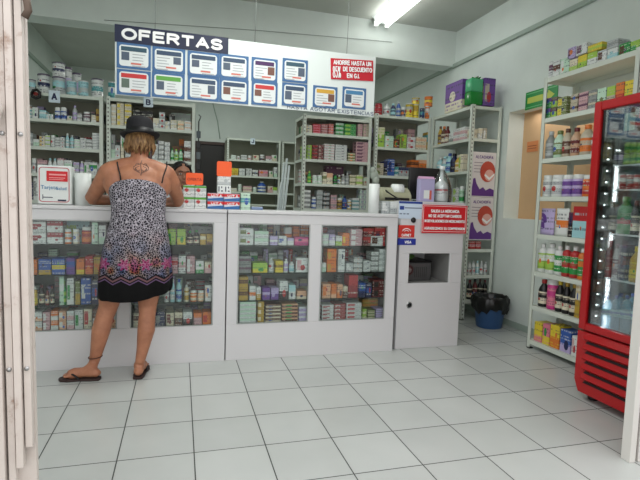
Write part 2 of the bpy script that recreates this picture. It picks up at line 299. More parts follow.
# ------------------------------------------------------------------ packaged goods
MESH = {}
def ordi(k): return ['first', 'second', 'third', 'fourth', 'fifth', 'sixth', 'seventh', 'eighth', 'ninth', 'tenth', 'eleventh', 'twelfth', 'thirteenth', 'fourteenth', 'fifteenth', 'sixteenth', 'seventeenth', 'eighteenth', 'nineteenth', 'twentieth'][k] if k < 20 else f'{k+1}th'
KIND = dict(b=('carton', 'box'), t=('bottle', 'bottle'), j=('jar', 'jar'), c=('milk_powder_tin', 'tin'), p=('pouch', 'bag'), s=('drink_can', 'can'), k=('pill_bottle', 'bottle'), w=('water_bottle', 'bottle'), v=('book', 'book'))
WORD = dict(b='carton', t='bottle', j='jar', c='tin', p='pouch', s='can', k='bottle', w='water bottle', v='leaflet')
def parts_for(kind, w, d, h, base, accent):
    """list of (name, mesh, [children])"""
    key = (kind, round(w, 3), round(d, 3), round(h, 3), base, accent)
    if key in MESH: return MESH[key], key
    r = w / 2; R_ = []
    st = random.Random(str(key)).randint(0, 3)
    if kind == 'b':
        R_.append(('carton', MB().cbox(-w / 2, w / 2, 0, d, 0, h, min(.0025, h * .08)).mesh('carton', pack(base, accent, st))))
    elif kind in 'tk':
        tall = .62 if kind == 't' else .74
        R_.append(('bottle_body', MB().lathe([(r * .9, 0), (r, h * .03), (r, h * tall), (r * .85, h * (tall + .08)), (r * .42, h * .84), (r * .4, h * .88)], 0, r, seg=14).mesh('bottle_body', mat('plastic_' + base, PAL[base], .3))))
        R_.append(('cap', MB().lathe([(r * .48, h * .86), (r * .5, h * .87), (r * .5, h * .985), (r * .44, h)], 0, r, seg=14).mesh('cap', mat('plastic_' + (accent if kind == 't' else 'white'), PAL[accent if kind == 't' else 'white'], .35))))
        R_.append(('label', MB().lathe([(r * 1.015, h * .12), (r * 1.015, h * tall * .9)], 0, r, seg=14, cap=False).mesh('label', pack('cream' if base in ('black', 'brown', 'maroon') else accent, base if base != accent else 'red', 0))))
    elif kind == 'j':
        R_.append(('jar_body', MB().lathe([(r * .94, 0), (r, h * .04), (r, h * .76), (r * .84, h * .82)], 0, r, seg=16).mesh('jar_body', mat('plastic_' + base, PAL[base], .35))))
        R_.append(('lid', MB().lathe([(r * .88, h * .80), (r * .9, h * .81), (r * .9, h * .98), (r * .84, h)], 0, r, seg=16).mesh('lid', M_white2 if base != 'red' else mat('plastic_crimson', PAL['crimson'], .35))))
        R_.append(('label', MB().lathe([(r * 1.012, h * .12), (r * 1.012, h * .70)], 0, r, seg=16, cap=False).mesh('label', pack(accent, base if base != accent else 'red', 0))))
    elif kind == 'c':
        R_.append(('tin_body', MB().lathe([(r * .97, 0), (r, h * .01), (r, h * .04), (r * .97, h * .05), (r * .97, h * .9), (r, h * .91), (r, h * .93)], 0, r, seg=20).mesh('tin_body', pack(base, accent, 0, .3))))
        R_.append(('lid', MB().lathe([(r * 1.02, h * .925), (r * 1.03, h * .93), (r * 1.03, h * .985), (r * .95, h)], 0, r, seg=20).mesh('lid', mat('tin_lid', (.35, .30, .40), .35) if accent in ('aqua', 'navy', 'lilac', 'teal') else mat('tin_lid_pale', (.75, .76, .76), .35))))
    elif kind == 's':
        R_.append(('can_body', MB().lathe([(r * .8, 0), (r, h * .06), (r, h * .88), (r * .82, h * .97)], 0, r, seg=14).mesh('can_body', pack(base, accent, 0, .25))))
        R_.append(('can_top', MB().lathe([(r * .82, h * .965), (r * .84, h), (r * .75, h * .985)], 0, r, seg=14).mesh('can_top', M_chrome)))
    elif kind == 'w':
        pr = [(r * .85, 0), (r, h * .04)]
        for q in range(6): pr += [(r, h * (.1 + q * .09)), (r * .93, h * (.13 + q * .09)), (r, h * (.16 + q * .09))]
        pr += [(r, h * .68), (r * .7, h * .82), (r * .3, h * .9), (r * .28, h * .93)]
        R_.append(('bottle_body', MB().lathe(pr, 0, r, seg=16).mesh('bottle_body', M_water)))
        R_.append(('label', MB().lathe([(r * 1.01, h * .42), (r * 1.01, h * .62)], 0, r, seg=16, cap=False).mesh('label', pack('aqua', 'blue', 0))))
        R_.append(('cap', MB().lathe([(r * .34, h * .91), (r * .34, h * .99), (r * .3, h)], 0, r, seg=12).mesh('cap', mat('plastic_blue', PAL['blue'], .35))))
    elif kind == 'p':
        rings = []
        for q in range(9):
            f = q / 8; th = d / 2 * math.sin(PI * min(.5 + f * .5, 1) if f > .15 else PI * (.25 + f)) + .002; ww = w / 2 * (1 - .04 * math.sin(PI * f))
            rings.append([(ww * math.cos(a) if abs(math.cos(a)) < .99 else ww * math.copysign(1, math.cos(a)), d / 2 + th * math.sin(a), h * f) for a in [2 * PI * k / 16 for k in range(16)]])
        R_.append(('pouch', MB().loft(rings).mesh('pouch', pack(base, accent, st, .3))))
    elif kind == 'v':
        R_.append(('leaflet', MB().cbox(-w / 2, w / 2, 0, .012, 0, h, .001).mesh('leaflet', pack(base, accent, 3, .3))))
    MESH[key] = R_; return R_, key
UNITS = []
def item(kind, w, d, h, base, accent, loc, rz, label, group, pitch=0):
    R_, key = parts_for(kind, w, d, h, base, accent); nm, cat = KIND[kind]
    o = link(nm, R_[0][1], None, loc, rz)
    if pitch: o.rotation_euler.x = pitch
    tag(o, label, cat, group)
    for pn, me in R_[1:]: link(pn, me, o)
    return o
def look(kind, base, accent):
    if kind == 'w': return 'clear blue-capped water bottle'
    return f'{base} {WORD[kind]}' if base == accent else f'{base}-and-{accent} {WORD[kind]}'
def shelf_row(shelf, spec, z, Y=None, X=None, depth=.12, inset=.0):
    """spec lines: kind px0 px1 pytop base accent [columns] [stack] [extra inset]"""
    its = []
    for ln in spec.strip().splitlines():
        p = ln.split(); kd = p[0]; x0, x1, yt = map(float, p[1:4]); base, acc = p[4], p[5]; nc = int(p[6]) if len(p) > 6 else 1; nsk = int(p[7]) if len(p) > 7 else 1; ex = float(p[8]) if len(p) > 8 else 0.
        ins = inset + ex
        if Y is not None: a, b_ = at(x0, yt, Y=Y + ins), at(x1, yt, Y=Y + ins); s0, s1 = a.x, b_.x; h = (a.z + b_.z) / 2 - z
        else: a, b_ = at(x0, yt, X=X + ins), at(x1, yt, X=X + ins); s0, s1 = a.y, b_.y; h = (a.z + b_.z) / 2 - z
        mid = (s0 + s1) / 2; P0 = Y if Y is not None else X
        for (fc, pl, lo, hi, zz_) in UNITS:
            if fc == ('Y' if Y is not None else 'X') and abs(pl - P0) < .06 and lo - .03 < mid < hi + .03:
                cl_ = lambda q: min(max(q, lo + .007), hi - .007)
                s0, s1 = cl_(s0), cl_(s1); up = [q for q in zz_ if q > z + .03]
                if up: h = min(h, min(up) - .036 - z)
        h = max(h, .02); W = abs(s1 - s0) / nc
        for c in range(nc):
            s = s0 + (s1 - s0) * (c + .5) / nc
            its.append((abs(s - s0) + abs(s0 if Y is not None else -s0) * 0, s, kd, W * .96, h, base, acc, nsk, ins, x0 + (x1 - x0) * c / nc))
    its.sort(key=lambda q: q[9])
    for k, (_, s, kd, W, h, base, acc, nsk, ins, _x) in enumerate(its):
        dep = W if kd in 'tjcskw' else (.06 if ex > .04 else depth)
        if kd == 'p': dep = .05
        if kd in 'tjcskw' : W = min(W, h * .95)
        for q in range(nsk):
            hh = h / nsk
            pos = '' if nsk == 1 else f", {'bottom' if q == 0 else 'top' if q == nsk-1 else ordi(q)} in stack"
            lab = f"{look(kd, base, acc)}, {ordi(k)} from left, {shelf}{pos}"
            L = (s, Y + ins, z + q * hh + .0005) if Y is not None else (X + ins, s, z + q * hh + .0005)
            item(kd, W, dep, hh * .985, base, acc, L, 0 if Y is not None else -PI / 2, lab, f'goods on the {shelf}')

# ------------------------------------------------------------------ angle-steel shelving
def shelving(label, x0, x1, y0, y1, zs, lip=.03, zb=0, back=True):
    top = max(zs) + .012
    r = thing('shelving_unit', label, 'shelving unit', (x0, y0, 0)); UNITS.append(('Y', y0, x0, x1, zs)); UNITS.append(('X', x0, y0, y1, zs))
    X, Y = x1 - x0, y1 - y0; a, tk = .036, .003
    for (px, py, sxx, syy) in ((0, 0, 1, 1), (X, 0, -1, 1), (0, Y, 1, -1), (X, Y, -1, -1)):
        m = MB()
        m.box(min(0, sxx * a), max(0, sxx * a), min(0, syy * tk), max(0, syy * tk), zb, top).box(min(0, sxx * tk), max(0, sxx * tk), min(0, syy * a), max(0, syy * a), zb, top)
        m.build('post', M_post, r, (px, py, 0))
        if zb < .01: m2 = MB().box(px if sxx > 0 else px - a, px + a if sxx > 0 else px, py if syy > 0 else py - a, py + a if syy > 0 else py, 0, .012).build('foot', M_dark, r)
    if back: MB().box(.005, X - .005, Y - .0065, Y - .0055, zb + .1, top - .012).build('back_panel', mat('back_board', (.60, .60, .54), .7), r)
    for z in zs:
        m = MB().box(tk, X - tk, tk, Y - tk, z - .002, z)
        m.box(a * .1 + tk, X - tk, tk, tk + .002, z - lip, z - .002).box(tk, X - tk, Y - tk - .002, Y - tk, z - lip, z - .002).box(tk, tk + .002, tk, Y - tk, z - lip, z - .002).box(X - tk - .002, X - tk, tk, Y - tk, z - lip, z - .002)
        m.box(tk, X - tk, tk, tk + .012, z - lip - .001, z - lip + .001)
        m.build('shelf', M_steel, r)
    return r
YU = 1.6
zsA = [2.115, 1.875, 1.615, 1.365, 1.11, .8, .45, .1]
shelving('white steel shelving under the plaque A, at the far left behind the counter', -.90, -.13, YU, YU + .38, zsA)
zsB = [2.12, 1.86, 1.545, 1.30, 1.06, .8, .45, .1]
shelving('white steel shelving under the plaque B, behind the woman in the hat', -.105, .735, YU, YU + .38, zsB)
zs4 = [2.11, 1.925, 1.643, 1.38, 1.104, .8, .45, .1]
shelving('white steel shelving filled with red and green cartons below the banner end', 1.86, 2.655, YU, YU + .38, zs4)
zs5 = [2.185, 1.826, 1.507, 1.2, .8, .45, .1]
shelving('white steel shelving with coloured tins on top, behind the dark monitor', 2.70, 3.40, YU + .01, YU + .39, zs5)
zsC = [2.197, 1.875, 1.545, 1.215, .98, .742, .468, .205]
shelving('white steel corner shelving with posters on its end, beside the blue bin', 3.405, 3.755, .79, 1.59, zsC, back=False)
zsR = [2.235, 1.915, 1.588, 1.280, .970, .658, .370, .075]
shelving('tall white steel shelving against the right wall beside the red fridge', 3.44, 3.765, -1.035, -.165, zsR, lip=.035, back=False)
YJ = 4.9
zsJ = [2.235, 1.90, 1.62, 1.36, 1.13, .8, .4, .1]
jx0, jx1, jx2 = at(227, 138, Y=YJ).x, at(281, 140, Y=YJ).x, at(296, 140, Y=YJ).x
zJ = lambda y: at(250, y, Y=YJ).z
zsJ = [zJ(139), zJ(160), zJ(176), zJ(192), zJ(204), .75, .4, .1]
shelving('white steel shelving on the back wall right of the dark doorway', jx0, jx1, YJ, YJ + .4, zsJ)
shelving('narrow white steel shelving on the back wall, half hidden by nearer shelving', jx1 + .02, jx2 + .35, YJ, YJ + .4, zsJ)

# letter plaques
def plaque(ch, x0, x1, y0, y1, Y, lab):
    a, b_ = at(x0, y0, Y=Y), at(x1, y1, Y=Y); W, H = b_.x - a.x, a.z - b_.z
    t_ = thing('letter_plaque', lab, 'sign', ((a.x + b_.x) / 2, Y, b_.z), group='letter plaques on the shelving')
    bevel(MB().box(-W / 2, W / 2, 0, .006, 0, H).build('panel', mat('plaque_white', (.80, .86, .90), .5), t_), .002)
    strokes('letter', ch, -W * .26, W * .26, H * .2, H * .8, .22, M_navy, t_, -.001)
plaque('A', 48.5, 60, 90, 103, YU - .012, 'small white plaque with a dark letter A on the left shelving')
plaque('B', 143.5, 153, 97, 107.5, YU - .012, 'small white plaque with a dark letter B above the hat')
plaque('J', 250.5, 255, 138, 144.5, YJ - .012, 'tiny white plaque with a dark letter on the back wall shelving')
# ------------------------------------------------------------------ goods on the shelving behind the counter
rowA = shelf_row
shelf_row('top of shelving A', """c 27 35 79 silver aqua
c 35.5 49 73 white navy 1 1 .03
c 50.5 64.5 76 silver aqua
c 65 76 80 aqua silver
c 77 88 80 aqua silver
c 90 104 78 white teal""", zsA[0], Y=YU, inset=.03)
for (x0, x1, yt, Yi, dz_) in ((50.5, 63.5, 61, .03, .0), (65, 75.5, 67, .12, .0)):
    pass
zt = at(57, 76, Y=YU + .03).z
a = at(51, 61, Y=YU + .04); b_ = at(64, 61, Y=YU + .04)
item('c', b_.x - a.x, 0, a.z - zt - .003, 'white', 'navy', ((a.x + b_.x) / 2, YU + .03, zt), 0, 'white milk powder tin stacked alone on another tin, above plaque A', 'goods on the top of shelving A')
a = at(64, 66.5, Y=YU + .2); b_ = at(74.5, 69, Y=YU + .2); zt = zsA[0]
item('c', .085, 0, a.z - zt - .005, 'white', 'lilac', ((a.x + b_.x) / 2 - .02, YU + .17, zt), 0, 'tall lilac and white tin behind the front tins right of plaque A', 'goods on the top of shelving A')
item('c', .085, 0, a.z - zt - .03, 'white', 'lilac', ((a.x + b_.x) / 2 + .045, YU + .27, zt), 0, 'lilac and white tin furthest back behind the tins above plaque A', 'goods on the top of shelving A')
shelf_row('shelving A second shelf', """b 27 32 108 white teal 1 3
b 32 38 107 white mint
b 39 46 110 aqua white
b 46 53 114 white aqua 2 2
j 54 60 107 white blue
j 60 66.5 107 white blue
b 67 72 116 cream white
t 72 77 105 silver lilac
b 77 82 113 white grey 1 2
j 82.5 90 111.5 plum white
b 91 96 115 cream white
b 96 101 109 gold brown 1 2""", zsA[1], Y=YU, inset=.03)
shelf_row('shelving A third shelf', """b 27 33 133 silver grey 1 2
b 33 39 139 mint white
b 39 45 136 cream gold 1 3
b 45 50 135 white lime 1 3
j 50 55 135 silver white
b 55 60 137 white grey 1 4
t 65 69 133 aqua white
t 69 74 135 aqua silver
b 60 64.5 137 white silver 1 3
b 74 80 139 white mint 1 3
b 80 86 138 white silver 1 3
b 86 92 139 white grey 1 3
b 92 101 133 white silver 1 6""", zsA[2], Y=YU, inset=.03)
shelf_row('shelving A fourth shelf', """b 27 31 160 white grey
j 31 36 158 white silver
b 37 47 160 rose grey
t 47 57 158 white aqua 2
b 57 64 158 rose white
b 64 72 160 white mint
b 73 79 162 silver lilac 1 2
t 79 84 161 lilac white
b 84 89 162 white green
b 89 97 162 white green
b 97 101 163 grey white""", zsA[3], Y=YU, inset=.03)
shelf_row('shelving A fifth shelf', """b 28 33 182 navy black 1 2
b 33 38 176 white grey
b 88 94 186 white silver 1 2
b 95 101 183 mint white""", zsA[4], Y=YU, inset=.03)
shelf_row('shelving B top', """c 106 115 81 teal white""", zsB[0], Y=YU, inset=.03)
shelf_row('shelving B second shelf', """b 111 116 104 cream white 1 4
b 116.5 124 102 cream yellow 1 4
b 124.5 131.5 103 cream yellow 1 4
b 133 141 110 black grey
b 141 153 111 black brown
b 153 159 118 white cream
b 159 165 112 silver white 1 3
b 169 175 114 black grey 1 1 .05
b 165 170 121 white cream 1 2
b 171 191 113 mint silver 1 1 .16
b 170.5 177 120 cream white 1 2
b 177.5 184 120.5 cream peach 1 2
b 184.5 191 121 white peach 1 2""", zsB[1], Y=YU, inset=.03)
shelf_row('shelving B third shelf', """b 111 115 134 grey mint
b 115 120 145 white silver 1 2
b 120.5 124 135 cream white
b 125 131 145 white grey 1 3
b 152 158 144 white silver 1 3
b 158.5 164 141 white grey 1 4
b 164.5 170 142 white silver 1 4
t 170.5 174 148 mint green
t 174 178.5 149 mint lime
t 178.5 183 149 mint green
b 179 184 139 orange brown 1 1 .15
b 184 191 141 white brown 1 2""", zsB[2], Y=YU, inset=.03)
shelf_row('shelving B fourth shelf', """b 111 118 170 white grey 1 2
b 152 160 168 silver white 1 2
b 160 168 166 white mint 1 3
b 185 191 170 white green 1 2""", zsB[3], Y=YU, inset=.03)
shelf_row('banner-end shelving second shelf', """b 303 312.5 125 cream gold 1 3
b 313 321 124 red pink 1 4
b 321.5 328 124 crimson rose 1 4
b 328.5 334 124 red rose 1 4
b 336 344 123 mint green 1 3
b 344.5 356.5 124 green lime 1 3
b 358 363 124 rose beige 1 3
b 363.5 370 122 beige rose 1 4""", zs4[1], Y=YU, inset=.03)
shelf_row('banner-end shelving third shelf', """b 303 307 145 lime olive 1 4
b 307.5 312 145 lime grey 1 4
b 312.5 318 145 maroon red 1 4
b 318.5 324 145 maroon rose 1 4
b 324.5 335 144 white rose 1 6
b 335.5 347.5 145 white silver 1 6
b 348 355.5 153 olive cream 1 3
b 356 370.5 142 rose plum 1 6""", zs4[2], Y=YU, inset=.03)
shelf_row('banner-end shelving fourth shelf', """t 303 307 174 silver grey
t 308 312 171 green lime
j 313 318 175 mint white
j 318 323 175 mint white
b 323 327 172 cream olive
b 327 333 173 cream peach
b 326 344 166 plum brown 1 1 .2
t 334 338 174 green black
t 338 342 175 olive white
t 342 346 174 grey white
t 346 350 173 grey silver
b 350 356 175 cream olive 1 2
b 356.5 363 175 cream lime 1 2
b 364 370 177 beige mint""", zs4[3], Y=YU, inset=.03)
shelf_row('banner-end shelving fifth shelf', """b 303 311 190 grey white 1 4
j 312 317 197 blue white
b 317 323 190 silver grey 1 4
b 323.5 330 191 silver black 1 4
b 331 337 195 rose grey 1 2
j 338 343 198 gold brown
t 343 348 196 blue navy
j 348 352 200 gold white
b 352.5 359.5 198 white teal 1 3
b 360 370 190 silver mint 2 4""", zs4[4], Y=YU, inset=.03)
shelf_row('top of the tin shelving', """j 375.5 384 103 red crimson
t 385 391.5 103 white silver
t 392 397 103 navy aqua
t 397.5 402 101 blue silver
j 402 406.5 107 silver navy
c 407.5 415 103 yellow silver
c 421 426 108 navy teal
c 426.5 433.5 106 orange white
c 414.5 420.5 104 yellow gold 1 1""", zs5[0], Y=YU, inset=.03)
for (x0, x1, yt, yb, c1_, c2_, lab) in ((414, 421, 96.5, 104, 'yellow', 'silver', 'yellow tin raised on another yellow tin, behind the header corner'), (427, 434, 95, 106, 'orange', 'yellow', 'orange tin stacked on the white-banded orange tin'), (392, 400, 99.5, 101, 'silver', 'blue', '')):
    if not lab: continue
    a, b_ = at(x0, yt, Y=YU + .03), at(x1, yb, Y=YU + .03); zb_ = at((x0 + x1) / 2, yb, Y=YU + .03).z
    item('c', b_.x - a.x, 0, a.z - zb_ - .003, c1_, c2_, ((a.x + b_.x) / 2, YU + .03, zb_ + .001), 0, lab, 'goods on the top of the tin shelving')
shelf_row('tin shelving second shelf', """b 378 385 127 lime cream
b 385 394 136 mint white 1 2
b 394.5 400 139 brown orange
b 400.5 407 134 lime olive
b 407.5 416 137 white rose 1 2
b 408 415 129 rose beige 1 1 .15
b 416.5 427 137 cream peach 2 2
b 427.5 434 132 gold teal 1 1""", zs5[1], Y=YU, inset=.03)
shelf_row('tin shelving third shelf', """b 376 384 163 beige olive 1 2
b 384 388 161 black navy
b 388 395 159 blue navy
b 395 399 167 teal white 1 2
b 399.5 409 167 silver navy 2 1
b 411 419 160 orange brown 1 2
b 419.5 431 160 orange peach 2 2""", zs5[2], Y=YU, inset=.03)
shelf_row('back wall shelving second shelf', """b 231 236 155 white mint 1 2
j 236 241 156 white silver
b 241 247 155 white grey 1 2
j 248 252 155.5 white rose
b 253 259 155 cream grey
j 260 265 154.5 white brown
b 266 272 156 rose white
b 272 277 155 cream white""", zsJ[1], Y=YJ, inset=.03)
shelf_row('back wall shelving third shelf', """b 230 238.5 168 yellow gold 2 1
b 239 245 168.5 white silver 1 2
b 246 252 168.5 white grey 2 2
b 252.5 258 170 white black
b 259 268 170 rose pink
b 269 273 171 cream white
b 274 277.5 167 white mint""", zsJ[2], Y=YJ, inset=.03)
shelf_row('back wall shelving fourth shelf', """b 230 237 188 cream white
j 238 242 184 mint white
b 243 252 186 rose cream 1 2
j 253 257 187 mint white
t 258 267 181 blue white
b 268 273 186 cream rose
b 273 277.5 187 lime white""", zsJ[3], Y=YJ, inset=.03)
# corner shelving (shelves face -X)
XC = 3.405
shelf_row('corner shelving second shelf', """t 437.5 440 126 gold brown
t 440.5 443.5 126 brown orange
t 444 447 126 maroon brown
b 449 453 133 white grey
b 453.5 465 128 white rose 2 2""", zsC[1], X=XC, inset=.03)
shelf_row('corner shelving third shelf', """t 435.5 439.5 157 aqua white
t 440 444.5 156 silver aqua
t 445 449 153 aqua blue
t 449.5 453.5 153 navy black
t 454 458 155 gold cream
b 459 463 154 cream lime""", zsC[2], X=XC, inset=.03)
shelf_row('corner shelving fourth shelf', """b 453 458 188 white lime 1 2
j 458.5 461.5 186 mint green""", zsC[3], X=XC, inset=.03)
Ye = .79
shelf_row('corner shelving second shelf end', """b 474 478 129 cream beige
b 478.5 483 128 white cream
b 483.5 487.5 128 beige white""", zsC[1], Y=Ye, inset=.05)
shelf_row('corner shelving poster-foot shelf', """b 470 475.5 241 red rose
b 476 481.5 241 red rose""", zsC[5], Y=Ye, inset=.04, depth=.06)
shelf_row('corner shelving sixth shelf', """t 469 472.5 262 white silver
t 473 476.5 261 white silver
t 477 480.5 261 white aqua
t 481 484.5 261 silver white
t 485 488.5 262 white silver""", zsC[6], Y=Ye, inset=.05)
shelf_row('corner shelving seventh shelf', """t 469 474 280 black maroon
t 474.5 479 279 maroon black
t 479.5 484 279 black brown
t 484.5 489 280 black maroon""", zsC[7], Y=Ye, inset=.05)

# boxes on top of the corner shelving
def slab(name, lab, cat, x0, x1, y0, y1, z0, z1, m, g=None):
    o = MB().cbox(-(x1 - x0) / 2, (x1 - x0) / 2, -(y1 - y0) / 2, (y1 - y0) / 2, 0, z1 - z0, .003).build(name, m, None, ((x0 + x1) / 2, (y0 + y1) / 2, z0)); return tag(o, lab, cat, g)
zc = zsC[0] + .013
zt = at(444, 81, X=3.43).z
slab('gift_carton', 'large purple and cream carton on the corner shelving, behind the green pack', 'box', 3.43, 3.63, 1.04, 1.38, zc, zc + .31, pack('purple', 'cream', 1), 'large cartons on the corner shelving')
slab('gift_carton', 'large dark purple carton against the wall on the corner shelving', 'box', 3.535, 3.665, .80, .93, zc, zc + .275, pack('purple', 'beige', 2), 'large cartons on the corner shelving')
gp = thing('green_pack', 'bright green shrink-wrapped pack with knotted top on the corner shelving', 'bag', (3.455, .86, zc))
MB().cbox(-.075, .075, -.055, .055, 0, .13, .012).cbox(-.073, .073, -.053, .053, .128, .26, .012, 1).build('pack_body', [mat('green_wrap', (.06, .50, .18), .25), mat('pale_green_wrap', (.30, .68, .48), .25)], gp)
MB().add([(-.05, 0, .258), (.06, .01, .258), (.07, -.01, .295), (.02, 0, .275), (-.02, .01, .287)], [(0, 1, 2, 3), (0, 3, 4)]).tube([(0, 0, .25), (.02, 0, .275), (.05, .01, .30)], [.02, .012, .004], 8).build('knot', mat('green_wrap', (.06, .50, .18), .25), gp)

# posters on the end of the corner shelving
def poster(lab, z0, z1):
    P = thing('wall_poster', lab, 'poster', (3.41, Ye - .006, z0), group='stacked posters on the corner shelving end')
    a, b_ = .030, .300; H = z1 - z0
    MB().box(a, b_, 0, .003, 0, H).build('sheet', mat('poster_paper', (.84, .82, .82), .5), P)
    pf = lambda x, z: (a + (b_ - a) * x, -.0015, H * z)
    def blob(nm, pts, m, k=0):
        MB().add([Vector(pf(*p)) + Vector((0, -k * .0006, 0)) for p in pts], [tuple(range(len(pts)))]).build(nm, m, P)
    blob('purple_band', [(.02, .02), (.98, .02), (.98, .16), (.8, .2), (.62, .15), (.5, .22), (.35, .17), (.2, .3), (.14, .42), (.05, .4), (.02, .2)], mat('poster_purple', (.36, .20, .50), .5))
    E_ = [(.66 + .33 * math.cos(q * PI / 10), .57 + .235 * math.sin(q * PI / 10)) for q in range(20)]
    blob('hair_shape', E_, mat('poster_red', (.72, .28, .22), .5), 1)
    E2 = [(.74 + .21 * math.cos(q * PI / 8), .49 + .13 * math.sin(q * PI / 8)) for q in range(16)]
    blob('face_shape', E2, mat('poster_skin', (.86, .66, .62), .5), 2)
    blob('white_stroke', [(.55, .52), (.75, .44), (.96, .54), (.96, .5), (.74, .38), (.52, .48)], M_whp, 3)
    for k in range(4): blob('print_line', [(.06, .77 - k * .07), (.44 - .05 * (k % 2), .77 - k * .07), (.44 - .05 * (k % 2), .755 - k * .07), (.06, .755 - k * .07)], mat('poster_grey', (.55, .52, .56), .5), 1)
    strokes('title', 'ALCACHOFA', .06, .265, H * .855, H * .925, .16, mat('poster_purple', (.36, .20, .50), .5), P, -.0012)
z0_, z1_, z2_ = at(480, 240, Y=Ye).z, at(480, 197, Y=Ye).z, at(480, 152, Y=Ye).z
poster('white poster with red-haired head and purple foot, upper of two on shelving end', z1_ + .002, z2_)
poster('white poster with red-haired head and purple foot, lower of two on shelving end', z0_, z1_ - .002)

# ------------------------------------------------------------------ goods on the right shelving (facing -X)
XS = 3.44
shelf_row('right shelving top', """b 545 552.5 62 white plum
b 553 560 60 white brown
b 560.5 569.5 58 mint white
b 569.5 577.5 59 cream lime 1 1
b 578 587 55 lime yellow 1 1
b 587.5 597 52 white lime 1 1
b 597.5 607 50 white brown 1 1
b 607.5 618 48 white aqua 1 1""", zsR[0] + .0, X=XS, inset=.03)
def on_top(x0, x1, yt, yb, c1_, c2_, lab):
    a, b_, c_ = at(x0, yt, X=XS + .03), at(x1, yt, X=XS + .03), at((x0 + x1) / 2, yb, X=XS + .03)
    item('b', abs(b_.y - a.y), .11, (a.z + b_.z) / 2 - c_.z, c1_, c2_, (XS + .03, (a.y + b_.y) / 2, c_.z + .002), -PI / 2, lab, 'goods on the right shelving top')
on_top(568, 575.5, 47.5, 58.5, 'lilac', 'plum', 'lilac carton raised on lime carton, left one on right shelving top')
on_top(576.5, 587, 44, 54.5, 'white', 'plum', 'white and plum carton raised on lime carton, right shelving top')
on_top(588, 602, 44, 51, 'yellow', 'lime', 'flat yellow and lime carton in the upper layer, right shelving top')
on_top(607, 618, 40, 48, 'silver', 'grey', 'silver carton with dark outline in the upper layer, right shelving top')
shelf_row('right shelving top end', """b 619 630 43 green brown
b 630.5 642 40 green lime""", zsR[0], X=XS, inset=.03)
shelf_row('right shelving second shelf', """b 541.5 546 99 purple lime 1 2
b 546.5 551 98 green purple 1 2
b 551.5 557 97 lime plum 1 2
b 557.5 567 97 olive yellow 1 2
b 571 578 94 beige brown 1 2
b 579 588 92 rose plum 1 2
b 588.5 597 90 grey beige 1 2
b 597.5 606.5 88 mint olive
b 607 615.5 86 beige lime
b 616 624.5 82 orange red
b 625 634 80 yellow lime""", zsR[1], X=XS, inset=.03)
shelf_row('right shelving third shelf', """t 542.5 551.5 131 grey silver
t 552 560.5 130 mint olive
t 561 568.5 128 beige brown
t 569 577.5 127 tan maroon
t 578 589 124 beige orange
k 590 598 128 white red""", zsR[2], X=XS, inset=.03)
shelf_row('right shelving fourth shelf', """j 539.5 548.5 175 white silver
j 549 559.5 174.5 white silver
j 560 569.5 174.5 lilac purple
j 570 580 174 lilac purple
j 580.5 590 174.5 orange red""", zsR[3], X=XS, inset=.03)
shelf_row('right shelving fifth shelf', """p 538 553.5 208 lilac purple
p 554.5 567.5 208 white orange
v 569 573 212 black plum
v 573.5 588 206 aqua red""", zsR[4], X=XS, inset=.03)
shelf_row('right shelving sixth shelf', """k 535.5 543.5 243 white lime
k 544 552.5 243 white lime
k 553 560.5 245 white green
k 561 568 245 red green
k 568.5 576.5 246 red green
k 577 584 248 orange green""", zsR[5], X=XS, inset=.03)
shelf_row('right shelving seventh shelf', """t 537 544.5 279 black red
j 545.5 554 277 magenta pink
t 554.5 561 280 black yellow
t 561.5 568 281 black gold
t 568.5 575.5 283 black gold
b 576 581 284 gold cream""", zsR[6], X=XS, inset=.03)
shelf_row('right shelving bottom shelf', """b 534.5 542.5 322 yellow pink
b 543 550 324 pink yellow
b 550.5 560 325 yellow orange
b 560.5 571.5 330 blue lilac
b 572 578 336 white rose""", zsR[7], X=XS, inset=.03)
# green sign on the wall
gs = thing('arrow_sign', 'green sign with a yellow arrow on the right wall behind the shelving', 'sign', (XR - .006, .27, 2.12))
MB().box(0, .005, -.215, .20, 0, .165).build('panel', mat('sign_green', (.10, .55, .25), .4), gs)
MB().add([(-.001, y, z) for y, z in ((.17, .055), (.17, .11), (-.10, .11), (-.10, .135), (-.18, .0825), (-.10, .03), (-.10, .055))], [tuple(range(7))]).build('arrow', mat('sign_yellow', (.75, .80, .35), .5), gs)
MB().box(-.001, 0, -.2, .185, .015, .022).box(-.001, 0, -.2, .185, .143, .15).build('border', mat('sign_pale', (.45, .75, .5), .5), gs)
a, b_ = at(527, 142, X=XR + RD - .01), at(537, 151, X=XR + RD - .01)
nt = thing('wall_notice', 'small orange-brown notice on the tan wall of the recess', 'sign', (XR + RD - .004, a.y, b_.z))
MB().box(-.003, .001, b_.y - a.y, 0, 0, a.z - b_.z).build('panel', mat('notice_orange', (.80, .50, .30), .6), nt)
MB().box(-.004, -.003, (b_.y - a.y) * .9, (b_.y - a.y) * .1, .03, .036).box(-.004, -.003, (b_.y - a.y) * .9, (b_.y - a.y) * .1, .055, .061).build('print_line', mat('notice_ink', (.5, .25, .15), .6), nt)

